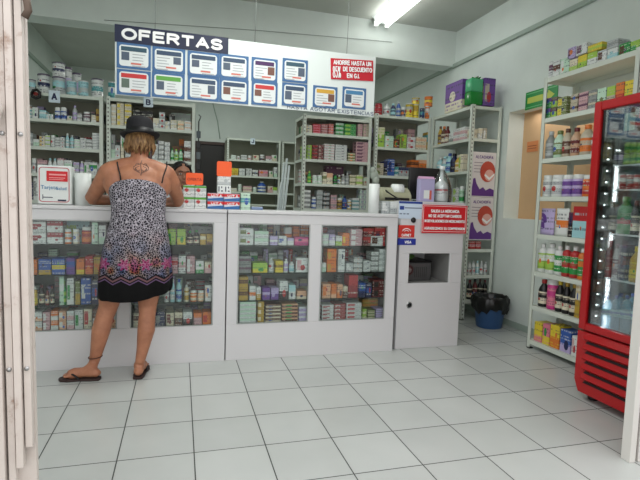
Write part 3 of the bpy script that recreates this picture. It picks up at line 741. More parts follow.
# ------------------------------------------------------------------ display counters
def Wb(mb, name, mats, root, sub=None):
    """part given in world coordinates, parented to root (or to a part of root)"""
    o = mb.build(name, mats, sub or root); o.location = -Vector(root.location) if not sub else (0, 0, 0); return o
YC = -.055; ZT = 1.10
GZ = [.845, .640, .435]
def counter(label, x0, x1, panes):
    r = thing('display_counter', label, 'counter', ((x0 + x1) / 2, YC, 0), group='white display counters in a row'); UNITS.append(('Y', YC, x0 + .013, x1 - .013, [z + .024 for z in GZ] + [ZT]))
    m = MB(); d = .42
    xs = [x0] + [v for p in panes for v in p] + [x1]
    m.box(x0, x1, YC, YC + .02, 0, .267).box(x0, x1, YC, YC + .02, 1.007, ZT - .025)
    for a, b_ in zip(xs[::2], xs[1::2]): m.box(a, b_, YC, YC + .02, .267, 1.007)
    m.box(x0, x0 + .018, YC + .02, YC + d, 0, ZT - .025).box(x1 - .018, x1, YC + .02, YC + d, 0, ZT - .025).box(x0 + .018, x1 - .018, YC + .02, YC + d - .02, .247, .265)
    bevel(Wb(m, 'cabinet_body', M_white, r), .002)
    bevel(Wb(MB().box(x0 - .001, x1 + .001, YC - .012, YC + d + .04, ZT - .024, ZT), 'countertop', M_white, r), .004)
    Wb(MB().box(x0 + .018, x1 - .018, YC + d - .018, YC + d - .006, .02, ZT - .026), 'back_panel', mat('pale_panel', (.62, .66, .64), .5), r)
    for (a, b_) in panes:
        Wb(MB().box(a + .001, b_ - .001, YC + .008, YC + .012, .268, 1.006), 'glass_pane', M_glass, r)
        f = MB(); e = .008
        f.box(a, a + e, YC - .003, YC + .008, .267, 1.007).box(b_ - e, b_, YC - .003, YC + .008, .267, 1.007).box(a + e, b_ - e, YC - .003, YC + .008, 1.0, 1.007).box(a + e, b_ - e, YC - .003, YC + .008, .267, .273)
        Wb(f, 'pane_trim', mat('aluminium_trim', (.62, .64, .63), .35, .6), r)
    for z in GZ: Wb(MB().box(x0 + .02, x1 - .02, YC + .025, YC + d - .02, z - .007, z), 'glass_shelf', M_shelfglass, r)
    return r
counter('white display counter with two glass panes, behind the standing woman', -.445, .913, [(-.365, .185), (.268, .825)])
counter('white display counter with two glass panes, between seam and cash cabinet', .921, 2.245, [(.996, 1.532), (1.620, 2.160)])
YG = -.025
shelf_row('left case top shelf', """b 31 46 221 white crimson 1 2
b 46.5 63 221 white crimson 1 2
b 64 90 221 aqua lime 1 1 .13
j 64 71 229 orange white
j 72 79 229 cream white
j 80.5 91 227 crimson orange
b 91.5 98 222 mint white
b 98.5 106 225 white mint""", GZ[0] - .0, Y=YG)
shelf_row('left case second shelf', """b 47 54 244 white aqua
b 55 63 243 gold black
b 64 78 245 silver grey
b 79 87 244 aqua black
b 88 102 245 silver mint""", .80, Y=YG + .22) if False else None
shelf_row('left case second shelf', """b 31 37 260 orange brown
b 38 51 259 blue gold
b 51.5 65 258.5 blue yellow
b 66 75 258 purple blue
b 76 84.5 259 orange yellow
b 85 93 256 red orange
b 93.5 101 257 gold orange""", GZ[1], Y=YG)
shelf_row('left case third shelf', """k 32 37 287 gold yellow
t 38 44 285 black maroon
t 44.5 49 288 maroon black
t 49.5 54 286 black maroon
b 59 64 275 mint white
t 60 66 281 green lime
b 66.5 74 278 white green
b 75 80 281 olive gold
b 80.5 91 278 blue white
b 91.5 98 280 navy blue""", GZ[2], Y=YG)
shelf_row('left case bottom shelf', """b 34 42 312 white peach 1 2
b 42.5 50 312 rose white 1 2
b 50.5 58 311 white orange 1 2
b 58.5 66 311 peach white 1 2
b 66.5 74 311 white rose 1 2
b 74.5 83 310 white green
b 83.5 92 309 cream red
b 92.5 101 309 white brown
b 101.5 110 309 white rose 1 2
b 110.5 117 309 peach white""", .266, Y=YG)
shelf_row('woman-side case top shelf', """b 165 176 229 lime green
b 177 186 229 lime yellow
t 187 193 231 black green
t 193.5 199.5 230 black green
b 200 206 234 gold cream
b 206.5 213 234 gold brown
b 190 213 226 silver grey 1 1 .15""", GZ[0], Y=YG)
shelf_row('woman-side case second shelf', """b 165 171 259 pink rose
b 171.5 178 257 rose red
b 178.5 186 256 white rose
b 186.5 195 256 rose white
b 195.5 204 261 white green
b 204.5 212 262 cream rose""", GZ[1], Y=YG)
shelf_row('woman-side case third shelf', """b 133 145 283 grey navy
k 164 169 288 white silver
t 170 175 279 aqua white
t 176 182 279 aqua blue
k 184 189 285 cream gold
j 190 197 291 orange cream
j 197.5 204 291 peach cream
b 205 212 285 white peach""", GZ[2], Y=YG)
shelf_row('woman-side case bottom shelf', """b 133 145 313 cream brown
b 145.5 154 313 grey navy
b 155 165 312 navy grey
b 166 174 313 cream maroon
b 174.5 182.5 312 brown cream
b 183 192.5 312 white black
b 193.5 202 313 rose orange
b 202.5 211.5 312 orange red""", .266, Y=YG)
shelf_row('middle case top shelf', """b 239 254 228 white olive 1 2
b 254.5 269 231 white mint 1 2
b 270 278 236 lilac white
b 278.5 287 236 white blue
b 285 292 227 orange white 1 1 .1
b 287.5 294 238 white lilac
b 294.5 309 237 magenta pink
b 293 300 226 orange red 1 1 .12
b 301 309 225 white orange 1 1 .12""", GZ[0], Y=YG)
shelf_row('middle case second shelf', """b 239 251.5 256 grey plum 1 2
b 252.5 268 263 lime yellow
k 269 274.5 258 silver white
b 275.5 283.5 261 yellow brown
k 284 289 259 white lilac
k 289.5 295 262 white aqua
b 296 309 258 white rose""", GZ[1], Y=YG)
shelf_row('middle case third shelf', """b 239 248.5 277 gold brown 1 2
b 249.5 256 286 white orange
b 256.5 261 287 white gold
b 262.5 270.5 288 purple lilac
b 271 279 288 purple lilac
b 279.5 288.5 281 white black
b 289 296 285 white aqua
b 297 307 291 peach cream""", GZ[2], Y=YG)
shelf_row('middle case bottom shelf', """b 239.5 256.5 302 white mint 1 5
b 258 264.5 300 gold cream 1 3
b 265.5 281.5 304 brown cream 1 5
b 282 298.5 304 brown peach 1 5
b 299 307.5 307 lilac white 1 3""", .266, Y=YG)
shelf_row('right case top shelf', """b 323 329 234 white mint 1 2
b 329.5 335.5 234 lilac white
b 336 342.5 236 white lime
b 342.5 350 233 orange yellow
b 350.5 363 229 rose white 1 3
b 363.5 374 228 maroon red 1 2
b 374.5 386 227 red maroon
b 371 383.5 236 white brown 1 1 -.008""".replace("b 371 383.5 236 white brown 1 1 -.008\n", ""), GZ[0], Y=YG)
shelf_row('right case second shelf', """b 322 326.5 263 mint white
b 327.5 337 249 orange gold 1 2
b 338.5 345.5 249 white silver
b 346 353.5 263 silver white
b 354 363 257 white grey 1 3
b 363.5 371 261 white silver 1 2
b 371.5 379 252 white grey 1 4
b 379.5 387 249 white silver 1 4""", GZ[1], Y=YG)
shelf_row('right case third shelf', """b 322.5 331 284 peach orange
b 331.5 337 284 orange peach
b 337.5 343 284 peach orange
b 343.5 348 286 brown cream
b 349 358.5 275 crimson red
b 359.5 366 283 blue navy
b 366.5 372 283 navy blue
b 373 386 280 maroon black 1 2""", GZ[2], Y=YG)
shelf_row('right case bottom shelf', """b 322 334 305 white crimson 1 4
b 334.5 346 304 crimson white 1 4
b 346.5 362 303 white red 1 4
b 363 367 309 lime cream 1 2
b 368 375 310 olive cream 1 3
b 362.5 378.5 299 gold orange 1 4 .12
b 376 385.5 309 lilac grey 1 4""", .266, Y=YG)

# ------------------------------------------------------------------ cash cabinet
x0, x1, yb0, zt = 2.285, 2.862, -.02, 1.19
cb = thing('cash_cabinet', 'tall white cabinet with a square opening and card stickers at counter end', 'cabinet', ((x0 + x1) / 2, yb0, 0))
ox0, ox1, o0, o1 = 2.376, 2.748, .542, .787
m = MB().box(x0, x1, yb0, yb0 + .02, 0, o0).box(x0, x1, yb0, yb0 + .02, o1, zt).box(x0, ox0, yb0, yb0 + .02, o0, o1).box(ox1, x1, yb0, yb0 + .02, o0, o1)
m.box(x0, x0 + .018, yb0 + .02, .44, 0, zt).box(x1 - .018, x1, yb0 + .02, .44, 0, zt).box(x0 + .018, x1 - .018, .42, .44, 0, zt)
bevel(Wb(m, 'cabinet_body', M_white, cb), .003)
bevel(Wb(MB().box(x0 - .003, x1 + .003, yb0 - .003, .445, zt, zt + .018), 'top_board', M_white, cb), .003)
Wb(MB().box(ox0 - .03, ox1 + .01, yb0 + .02, .42, o0 - .02, o0 - .002).box(ox1 + .002, ox1 + .012, yb0 + .02, .42, o0, o1 + .03).box(ox0 - .05, ox1 + .012, yb0 + .02, .42, o1 + .05, o1 + .06), 'inner_shelf', mat('grey_board', (.55, .55, .54), .6), cb)
def onfront(px, py): return at(px, py, Y=yb0)
p = onfront(409, 305)
Wb(MB().tube([(p.x, yb0 - .004, p.z), (p.x, yb0 + .01, p.z)], .026, 18), 'hole_ring', M_chrome, cb)
Wb(MB().tube([(p.x, yb0 - .006, p.z), (p.x, yb0 + .01, p.z)], .018, 16), 'cable_hole', M_gap, cb)
p = onfront(413, 220)
Wb(MB().ell((p.x, yb0 - .008, p.z), (.022, .014, .022)), 'black_knob', M_dark, cb)
def card(nm, xa, xb, ya, yb_, m, off=.003):
    a, b_ = onfront(xa, ya), onfront(xb, yb_); return Wb(MB().box(a.x, b_.x, yb0 - off, yb0 - off + .0025, b_.z, a.z), nm, m, cb), a, b_
s1, a, b_ = card('bank_sign', 399, 421.5, 201, 219, mat('pale_sign', (.78, .84, .90), .5), .004)
Wb(MB().box(a.x, b_.x, yb0 - .005, yb0 - .004, a.z - .018, a.z).box(a.x + .008, a.x + .045, yb0 - .005, yb0 - .004, a.z - .068, a.z - .038), 'blue_print', mat('blue_print', (.15, .25, .55), .5), cb)
Wb(MB().box(a.x + .05, b_.x - .005, yb0 - .005, yb0 - .004, a.z - .057, a.z - .048).box(a.x + .008, a.x + .03, yb0 - .005, yb0 - .004, a.z - .105, a.z - .095).box(a.x + .04, a.x + .06, yb0 - .005, yb0 - .004, a.z - .105, a.z - .095).box(a.x + .07, a.x + .09, yb0 - .005, yb0 - .004, a.z - .105, a.z - .095), 'small_print', mat('grey_print', (.45, .5, .58), .5), cb)
s2, a, b_ = card('red_card_sticker', 398.5, 414, 225, 237.5, mat('sticker_red', (.80, .20, .16), .45))
cxx = (a.x + b_.x) / 2 - cb.location.x; czz = (a.z + b_.z) / 2
strokes('sticker_word', 'CARNET', cxx - .042, cxx + .042, czz - .042, czz - .02, .2, M_whp, cb, -.0045)
arc = [(cxx + cb.location.x + .038 * math.cos(q), yb0 - .005, czz - .008 + .03 * math.sin(q)) for q in [PI * k / 10 for k in range(1, 10)]]
Wb(MB().tube(arc, .0035, 6), 'sticker_emblem', M_whp, cb)
arc = [(cxx + cb.location.x + .02 * math.cos(q), yb0 - .005, czz - .008 + .016 * math.sin(q)) for q in [PI * k / 8 for k in range(1, 8)]]
Wb(MB().tube(arc, .0025, 6), 'sticker_emblem', M_whp, cb)
s3, a, b_ = card('blue_card_sticker', 397.5, 415.5, 238.5, 245, mat('sticker_blue', (.13, .20, .58), .45))
q_ = (a.x + b_.x) / 2 - cb.location.x
strokes('sticker_word', 'VISA', q_ - .02, q_ + .04, (a.z + b_.z) / 2 - .014, (a.z + b_.z) / 2 + .010, .24, M_whp, cb, -.0045)
s4, a, b_ = card('red_notice', 421.5, 465, 204, 233.5, M_redp, .016); s4.location.y += 0
fx = (a.x + b_.x) / 2; fw = b_.x - a.x; fh = a.z - b_.z; e = .012
Wb(MB().box(a.x, b_.x, yb0 - .0175, yb0 - .016, a.z - .003, a.z).box(a.x, a.x + .003, yb0 - .0175, yb0 - .016, b_.z, a.z).box(a.x + e, b_.x - e, yb0 - .0175, yb0 - .016, a.z - e - .003, a.z - e).box(a.x + e, b_.x - e, yb0 - .0175, yb0 - .016, b_.z + e, b_.z + e + .003).box(a.x + e, a.x + e + .003, yb0 - .0175, yb0 - .016, b_.z + e, a.z - e).box(b_.x - e - .003, b_.x - e, yb0 - .0175, yb0 - .016, b_.z + e, a.z - e), 'notice_border', M_whp, cb)
for ln, zf, hf, wf in (('SALIDA LA MERCANCIA', .77, .10, .62), ('NO SE ACEPTAN CAMBIOS', .60, .10, .72), ('NI DEVOLUCIONES EN MEDICAMENTO', .42, .09, .88), ('AGRADECEMOS SU COMPRENSION', .165, .085, .88)):
    strokes('notice_line', ln, fx - fw * wf / 2, fx + fw * wf / 2, b_.z + fh * (zf - hf / 2), b_.z + fh * (zf + hf / 2 + .01), .22, M_whp, cb, yb0 - .0178, tuple(-cb.location))
# machine inside
mc = thing('till_printer', 'dark grey machine with a round dial inside the cabinet opening', 'machine', (2.49, .10, o0 - .002))
MB().cbox(-.16, .155, 0, .25, .001, .155, .008).build('housing', mat('machine_grey', (.30, .30, .30), .4), mc)
MB().cbox(-.165, .16, -.004, .26, .156, .172, .005).build('lid', M_dark, mc)
MB().lathe([(.045, 0), (.045, .01), (.03, .014)], 0, 0, 0, 20).build('dial', mat('dial_red', (.30, .18, .18), .4), mc, (-.06, -.001, .095)).rotation_euler = (PI / 2, 0, 0)
MB().lathe([(.024, 0), (.024, .006)], 0, 0, 0, 20).build('dial_hub', mat('dial_grey', (.5, .45, .45), .4), mc, (-.06, -.014, .095)).rotation_euler = (PI / 2, 0, 0)
for k in range(7): MB().box(.0 + k * .018, .003 + k * .018, -.002, 0, .03, .12).build('vent_rib', M_dark, mc)
MB().cbox(-.152, -.11, -.05, -.006, .001, .10, .004).build('paper_guide', M_dark, mc)
pb = tag(MB().ell((0, 0, .02), (.05, .04, .02)).ell((.03, .01, .03), (.04, .03, .018)).ell((-.03, 0, .03), (.03, .03, .02)).build('green_bag', mat('green_crumple', (.35, .50, .25), .5), None, (2.45, .16, o0 + .171)), 'crumpled pale green bag lying on the dark machine in the opening', 'bag')

# ------------------------------------------------------------------ things on the counter
def front_px(x0, x1, yt, Y, z=ZT):
    a, b_ = at(x0, yt, Y=Y), at(x1, yt, Y=Y); return a.x, b_.x, (a.z + b_.z) / 2 - z
a0, a1, h = front_px(37, 71, 165.5, .05)
sg = thing('collection_box', 'white acrylic box with red outlined notice on counter beside paper roll', 'box', ((a0 + a1) / 2, .05, ZT)); W = (a1 - a0) / 2
MB().cbox(-W, W, 0, .12, .004, h, .006).build('box_body', M_white2, sg)
def ringloop(W_, H0, H1, r, n=5):
    pts = []
    for (cx_, cz_, a_) in ((W_ - r, H1 - r, 0), (-W_ + r, H1 - r, PI / 2), (-W_ + r, H0 + r, PI), (W_ - r, H0 + r, 1.5 * PI)):
        pts += [(cx_ + r * math.cos(a_ + q * PI / 2 / n), cz_ + r * math.sin(a_ + q * PI / 2 / n)) for q in range(n + 1)]
    return pts
def rrect_ring(W_, H0, H1, r, t_, y):
    o_, i_ = ringloop(W_, H0, H1, r), ringloop(W_ - t_, H0 + t_, H1 - t_, max(.001, r - t_)); n = len(o_)
    return [(x, y, z) for x, z in o_ + i_], [(k, (k + 1) % n, n + (k + 1) % n, n + k) for k in range(n)]
MB().add(*rrect_ring(W - .01, .018, h - .012, .02, .005, -.0015)).build('red_outline', mat('outline_red', (.72, .30, .34), .5), sg)
MB().box(-W * .45, W * .8, -.003, -.001, h * .60, h * .86).build('red_panel', M_redp, sg)
MB().box(-W * .3, W * .7, -.004, -.003, h * .75, h * .79).box(-W * .3, W * .65, -.004, -.003, h * .68, h * .70).box(-W * .3, W * .55, -.004, -.003, h * .64, h * .655).build('pale_print', mat('pale_red', (.92, .6, .6), .5), sg)
text('blue_word', 'Tarjeta', sg, (-W * .3, -.002, h * .44), FR, .035, mat('sign_blue', (.25, .50, .68), .5))
text('blue_word', 'Salud', sg, (W * .42, -.002, h * .42), FR, .03, mat('sign_blue', (.25, .50, .68), .5))
MB().box(-W * .7, -W * .1, -.002, -.001, h * .18, h * .20).box(-W * .7, -W * .66, -.002, -.001, h * .14, h * .26).box(W * .2, W * .7, -.002, -.001, h * .1, h * .14).build('dark_print', M_ink, sg)
a0, a1, h = front_px(73, 90, 173, .06)
r_ = (a1 - a0) / 2
pr = thing('paper_roll', 'thick white paper roll standing on the counter beside the red outlined box', 'roll', ((a0 + a1) / 2, .06 + r_, ZT))
MB().lathe([(r_, 0), (r_, h), (r_ * .35, h), (r_ * .33, h - .02)], seg=28).build('roll', M_white2, pr)
MB().lathe([(r_ * .33, h - .03), (r_ * .33, h + .002), (r_ * .27, h + .002), (r_ * .27, h - .03)], seg=20).build('core', mat('cardboard', (.6, .5, .38), .8), pr)
# white and green cartons with an orange card
def cartons(spec, Y, shelf, z=ZT, depth=.1): shelf_row(shelf, spec, z, Y=Y, depth=depth)
M_wgb = pack('white', 'green', 3); 
def grid_boxes(x0, x1, ytop, nx, nz, Y, mats_, lab, grp, depth=.09, z=ZT):
    a0, a1, h = front_px(x0, x1, ytop, Y, z); w = (a1 - a0) / nx; hh = h / nz
    me = mats_(w * .97, depth, hh * .985)
    for i in range(nx):
        for k in range(nz):
            o = me.copy(); COL.objects.link(o); o.location = (a0 + (i + .5) * w, Y, z + k * hh + .0006)
            tag(o, lab.format(pos=('bottom', 'top')[k == nz - 1] + ' ' + ('left', 'right')[i == nx - 1]), 'box', grp)
            for ch in me.children: c = ch.copy(); COL.objects.link(c); c.parent = o
    for ch in list(me.children): bpy.data.objects.remove(ch)
    bpy.data.objects.remove(me); return a0, a1, z + h
def mk_green(w, d, h):
    o = MB().cbox(-w / 2, w / 2, 0, d, 0, h, .003).build('carton', pack('white', 'silver', 0)); MB().box(-w / 2 - .0004, w / 2 + .0004, -.0005, d + .0005, h * .80, h * .98).build('green_edge', mat('carton_green', (.30, .60, .20), .5), o); return o
ga = grid_boxes(183, 206.5, 185.5, 2, 2, .05, mk_green, '{pos} of four white cartons with green edges beside the woman', 'white and green cartons on the counter')
def mk_rwb(w, d, h):
    o = MB().cbox(-w / 2, w / 2, 0, d, 0, h, .003).build('carton', mat('carton_pale', (.80, .82, .86), .45))
    MB().box(-w / 2 - .0004, w / 2 + .0004, -.0006, d + .0005, h * .60, h * .96).build('red_band', M_redp, o)
    MB().add([(-w / 2, -.0008, h * .04), (w / 2, -.0008, h * .04), (w / 2, -.0008, h * .5), (-w / 2, -.0008, h * .3)], [(0, 1, 2, 3)]).build('blue_band', mat('carton_blue', (.15, .38, .62), .5), o)
    strokes('print_word', 'VITA', -w * .3, w * .42, h * .46, h * .86, .2, M_whp, o, -.0015); return o
gb = grid_boxes(207.5, 240, 193.5, 2, 2, .05, mk_rwb, '{pos} of four red and blue banded cartons on counter', 'red white and blue cartons on the counter')
def pcard(nm, lab, xa, xb, ya, yb_, Y, m, cat='sign'):
    a, b_ = at(xa, ya, Y=Y), at(xb, yb_, Y=Y); W = (b_.x - a.x) / 2; H = a.z - b_.z
    r = thing(nm, lab, cat, ((a.x + b_.x) / 2, Y, b_.z)); vs, _ = rrect_ring(W, 0, H, .012, .002, 0); n = len(vs) // 2
    F = vs[:n]; MB().add(F + [(x, .003, z) for x, _y, z in F], [tuple(range(n)), tuple(range(2 * n - 1, n - 1, -1))] + [(k, n + k, n + (k + 1) % n, (k + 1) % n) for k in range(n)]).build('card', m, r); return r, H, W
M_or = mat('fluor_orange', (.95, .36, .12), .5)
pc, H, W = pcard('price_card', 'small orange card standing on the white and green cartons', 186, 203, 172.5, 185.2, .07, M_or)
text('card_word', 'OFERTA', pc, (0, -.001, H * .45), FR, .028, mat('card_ink', (.55, .15, .08), .5))
a0, a1, h = front_px(217.5, 231, 185, .06, gb[2])
w1 = thing('carton', 'white carton with dark print on the banded cartons, under another carton', 'box', ((a0 + a1) / 2, .06, gb[2] + .001)); W = (a1 - a0) / 2
MB().cbox(-W, W, 0, .07, 0, h - .002, .003).build('carton_body', M_white2, w1)
for sgn in (-1, 1): MB().box(sgn * W * .5 - W * .35, sgn * W * .5 - W * .2, -.001, 0, h * .2, h * .8).box(sgn * W * .5 + W * .05, sgn * W * .5 + W * .3, -.001, 0, h * .2, h * .35).box(sgn * W * .5 + W * .05, sgn * W * .5 + W * .2, -.001, 0, h * .6, h * .8).build('dark_print', M_ink, w1)
a0, a1, h2 = front_px(217.5, 231, 176.5, .06, gb[2])
item('b', a1 - a0, .07, h2 - h - .001, 'white', 'silver', ((a0 + a1) / 2, .06, gb[2] + h), 0, 'plain white carton directly under the large orange card', 'stacked white cartons under the orange card')
pcard('price_card', 'large blank orange card standing on a stack of white cartons', 217, 231.5, 161, 176.7, .07, M_or)
a0, a1, h = front_px(241, 250.5, 193.5, .12)
item('b', a1 - a0, .05, h, 'mint', 'teal', ((a0 + a1) / 2, .12, ZT), 0, 'mint green carton on the counter right of the banded cartons', 'small cartons on the counter')
a0, a1, h = front_px(252, 266, 206, .12)
bk = tag(MB().cbox(-.045, .045, 0, .1, 0, .022, .004).box(-.04, .04, .005, .095, .0221, .024, 1).build('notepad', [mat('pad_blue', (.45, .52, .66), .5), M_white2], None, ((a0 + a1) / 2, .2, ZT)), 'blue notepad lying on the counter behind the banded cartons', 'notepad')

# right end of the counter
a0, a1, h = front_px(371.5, 381.5, 184, .02); r_ = (a1 - a0) / 2
tag(MB().lathe([(r_, 0), (r_, h), (r_ * .9, h + .002), (r_ * .3, h + .002), (r_ * .3, h - .03)], seg=24).build('paper_roll', M_white2, None, ((a0 + a1) / 2, .02 + r_, ZT)), 'slim tall white paper roll standing at the right end of the counter', 'roll')
for k, (xa, xb, yt) in enumerate(((382, 390, 201), (390.5, 398.5, 201.5))):
    a0, a1, h = front_px(xa, xb, yt, .06)
    item('b', a1 - a0, .1, h, 'silver', 'white', ((a0 + a1) / 2, .06, ZT), 0, ('left pale carton under the beige printer beside slim roll', 'right pale carton under the beige printer beside cash cabinet')[k], 'pale cartons under the printer')
zp = ZT + h + .002
a, b_ = at(382, 201, Y=.12), at(414, 201, Y=.12)
pn = thing('receipt_printer', 'beige receipt printer with white paper roll beside the dark monitor', 'printer', ((a.x + b_.x) / 2 - .01, .12, zp)); Wp = (b_.x - a.x) / 2 - .015
MB().loft([[(x, y, z) for y, z in ((0, 0), (0, .05), (.03, .085), (.08, .115), (.16, .115), (.2, .09), (.2, 0))] for x in (-Wp, -Wp + .006, Wp - .006, Wp)]).build('housing', mat('beige_plastic', (.60, .60, .50), .5), pn)
MB().tube([(-.02, .06, .10), (.07, .06, .10)], .045, 20).build('paper_roll', M_white2, pn)
MB().cbox(-Wp + .02, Wp - .02, -.006, .001, .008, .03, .002).build('front_slot', M_dark, pn)
tag(MB().tube([(pn.location.x - .10, .10, zp + .07), (pn.location.x - .13, .06, zp + .085), (pn.location.x - .10, .045, zp + .06), (pn.location.x - .03, .075, zp + .03), (pn.location.x + .02, .10, zp + .012)], .006, 8).build('black_cable', M_dark), 'black cable looping in front of the beige receipt printer', 'cable')
zk = zt_k = 1.209
a, b_ = at(410, 167, Y=.30), at(443, 205, Y=.30)
mo = thing('computer_monitor', 'back of a dark computer monitor standing on the cash cabinet', 'monitor', ((a.x + b_.x) / 2, .30, zk)); Wm = (b_.x - a.x) / 2; Hm = a.z - zk
MB().cbox(-Wm, Wm, 0, .03, .02, Hm, .008).build('casing', M_dark, mo)
MB().cbox(-Wm * .6, Wm * .6, -.03, .001, .06, Hm * .75, .012).build('rear_bulge', M_dark, mo)
MB().box(-.02, .02, .005, .03, .01, .05).build('stand_neck', M_dark, mo); MB().cbox(-.09, .09, -.06, .08, 0, .012, .004).build('stand_foot', M_dark, mo)
MB().box(-Wm + .01, Wm - .01, .0301, .032, .03, Hm - .01).build('screen', mat('dark_screen', (.02, .02, .03), .15), mo)
a, b_ = at(420.5, 176, Y=.06), at(434, 204, Y=.06)
lb = thing('lotion_carton', 'tall lilac carton with a pale label on the cash cabinet', 'box', ((a.x + b_.x) / 2, .06, zk)); W = (b_.x - a.x) / 2; H = a.z - zk
MB().cbox(-W, W, 0, .06, 0, H * .9, .004).build('carton_body', mat('lilac_card', (.66, .64, .78), .45), lb)
MB().add([(-W, 0, H * .9), (W, 0, H * .9), (W, .06, H * .9), (-W, .06, H * .9), (-W, .028, H), (W, .028, H), (W, .032, H), (-W, .032, H)], [(0, 1, 5, 4), (1, 2, 6, 5), (2, 3, 7, 6), (3, 0, 4, 7), (4, 5, 6, 7)]).build('carton_top', mat('pink_card', (.80, .62, .76), .45), lb)
MB().box(-W * .45, W * .3, -.001, 0, H * .12, H * .45).build('pale_label', M_white2, lb); MB().box(W * .3, W * .6, -.001, 0, H * .08, H * .45).build('red_label', mat('label_red', (.75, .35, .30), .5), lb)
a, b_ = at(438, 165, Y=.05), at(455, 204, Y=.05); xm = (a.x + b_.x) / 2; W = (b_.x - a.x) / 2; H = a.z - zk
pbt = thing('pump_bottle', 'clear plastic cone-shaped dispenser with a white pump inside on cash cabinet', 'bottle', (xm + .003, .05 + W, zk))
MB().lathe([(W * .95, 0), (W, .01), (W, H * .35), (W * .75, H * .62), (W * .32, H * .85), (W * .2, H * .9)], seg=20).build('clear_cover', M_clear, pbt)
MB().lathe([(W * .62, .002), (W * .65, .01), (W * .6, H * .5), (W * .2, H * .62), (W * .18, H * .9), (W * .25, H * .91), (W * .22, H)], seg=16).build('inner_bottle', M_white2, pbt)
MB().lathe([(W * .66, H * .22), (W * .64, H * .4)], seg=16, cap=False).build('label', pack('white', 'red', 0), pbt)

# leaning rolls left of the banner-end shelving and the hanging strip
for k, (xa, xb, yt) in enumerate(((283, 285, 162), (286, 287.5, 158), (288.5, 290.5, 165), (280, 282, 182))):
    a, b_ = at(xa, yt, Y=1.5), at(xb, yt, Y=1.5)
    tag(MB().tube([(a.x - .10 - k * .02, 1.42 - .02 * (k % 2), .014), (b_.x + .005, 1.58 - .03 * (k % 2), a.z)], .0125, 10).build('rolled_poster', mat('roll_paper', (.72, .76, .76), .6)), ('rolled white paper leaning left of shelving, first of four from left', 'rolled white paper leaning left of shelving, second of four from left', 'rolled white paper leaning left of shelving, third of four from left', 'short rolled white paper leaning lowest, left of the banner-end shelving')[(1, 2, 3, 0)[k] if k < 3 else 3], 'roll', 'rolled papers leaning by the shelving')
hs = thing('hanging_strip', 'dark hanging strip of blister packs on the right post of shelving B', 'display strip', (.765, YU - .012, 1.40))
MB().box(-.006, .006, 0, .003, -.2, .55).build('strip', M_dark, hs)
for k in range(6): MB().cbox(-.022, .02, -.012, -.001, -.14 + k * .105, -.07 + k * .105, .003).build('blister_pack', mat('blister', (.30, .34, .36), .3) if k % 2 else M_dark, hs)
MB().tube([(0, -.002, .55), (.01, -.01, .575), (.02, -.008, .60), (0, 0, .62)], .005, 6).build('hook', M_dark, hs)
tg = thing('hanging_ornament', 'round black ornament with a red centre hanging from shelving beside plaque A', 'ornament', (at(36, 93, Y=YU - .03).x, YU - .035, at(36, 94, Y=YU - .03).z))
MB().tube([(-.035, 0, 0), (-.02, 0, .03), (.01, 0, .038), (.033, 0, .015), (.03, 0, -.025), (0, 0, -.04), (-.03, 0, -.025), (-.035, 0, 0)], .014, 8).build('ring', M_dark, tg)
MB().ell((0, 0, 0), (.02, .012, .018)).build('red_centre', mat('ornament_red', (.5, .12, .1), .5), tg); MB().tube([(0, 0, .035), (0, .005, .07)], .004, 6).build('loop', M_dark, tg)
cl = tag(MB().ell((0, 0, 0), (.05, .03, .06)).ell((.02, -.01, -.06), (.04, .03, .05)).ell((-.02, 0, .05), (.035, .03, .04)).ell((.015, 0, -.13), (.03, .025, .05)).tube([(0, 0, .05), (.01, .03, .09), (.02, .07, .015)], .007, 6).build('plastic_bag', mat('bag_white', (.72, .76, .72), .5), None, (2.68, YU - .06, 1.50)), 'crumpled white plastic bag hanging between the two shelvings right of banner', 'bag')

# ------------------------------------------------------------------ banner
YBn = .20; bx0, bx1, bz0, bz1 = .143, 2.105, 1.886, 2.362
bn = thing('offer_banner', 'hanging white board with OFERTAS heading and rows of blue-framed offer cards', 'sign', ((bx0 + bx1) / 2, YBn, bz0))
ol = bn.location
Wb(MB().box(bx0, bx1, YBn, YBn + .01, bz0, bz1), 'board', mat('board_white', (.86, .89, .88), .5), bn)
Wb(MB().box(bx0 - .002, .925, YBn - .006, YBn - .001, 2.250, bz1 + .006), 'heading_panel', mat('heading_navy', (.10, .13, .24), .5), bn)
strokes('heading', 'OFERTAS', at(121.5, 40, Y=YBn).x, at(222.5, 45, Y=YBn).x, 2.269, 2.350, .24, M_whp, bn, YBn - .0075, tuple(-ol))
M_cf = mat('card_frame_blue', (.24, .40, .58), .5); M_cp = mat('card_paper', (.86, .88, .88), .5)
top = [(134, 56.5), (169, 60.5), (203.5, 64.5), (234, 67.2), (264.5, 70.2), (295, 71)]
bot = [(134, 83), (168.5, 85.6), (203.5, 88.6), (234, 91.3), (264.5, 93.8), (294.5, 95), (325, 97.2), (354, 98.3)]
hdT = ['teal_', 'navy_', 'navy_', 'navy_', 'plum_', 'teal_']; hdB = ['red_', 'green_', 'navy_', 'navy_', 'red_', 'navy_', 'gold_', 'blue_']
HD = dict(teal_=(.20, .32, .38), navy_=(.20, .28, .38), plum_=(.28, .14, .34), red_=(.76, .20, .20), green_=(.36, .62, .26), gold_=(.80, .62, .22), blue_=(.28, .50, .66))
rnd = random.Random(3)
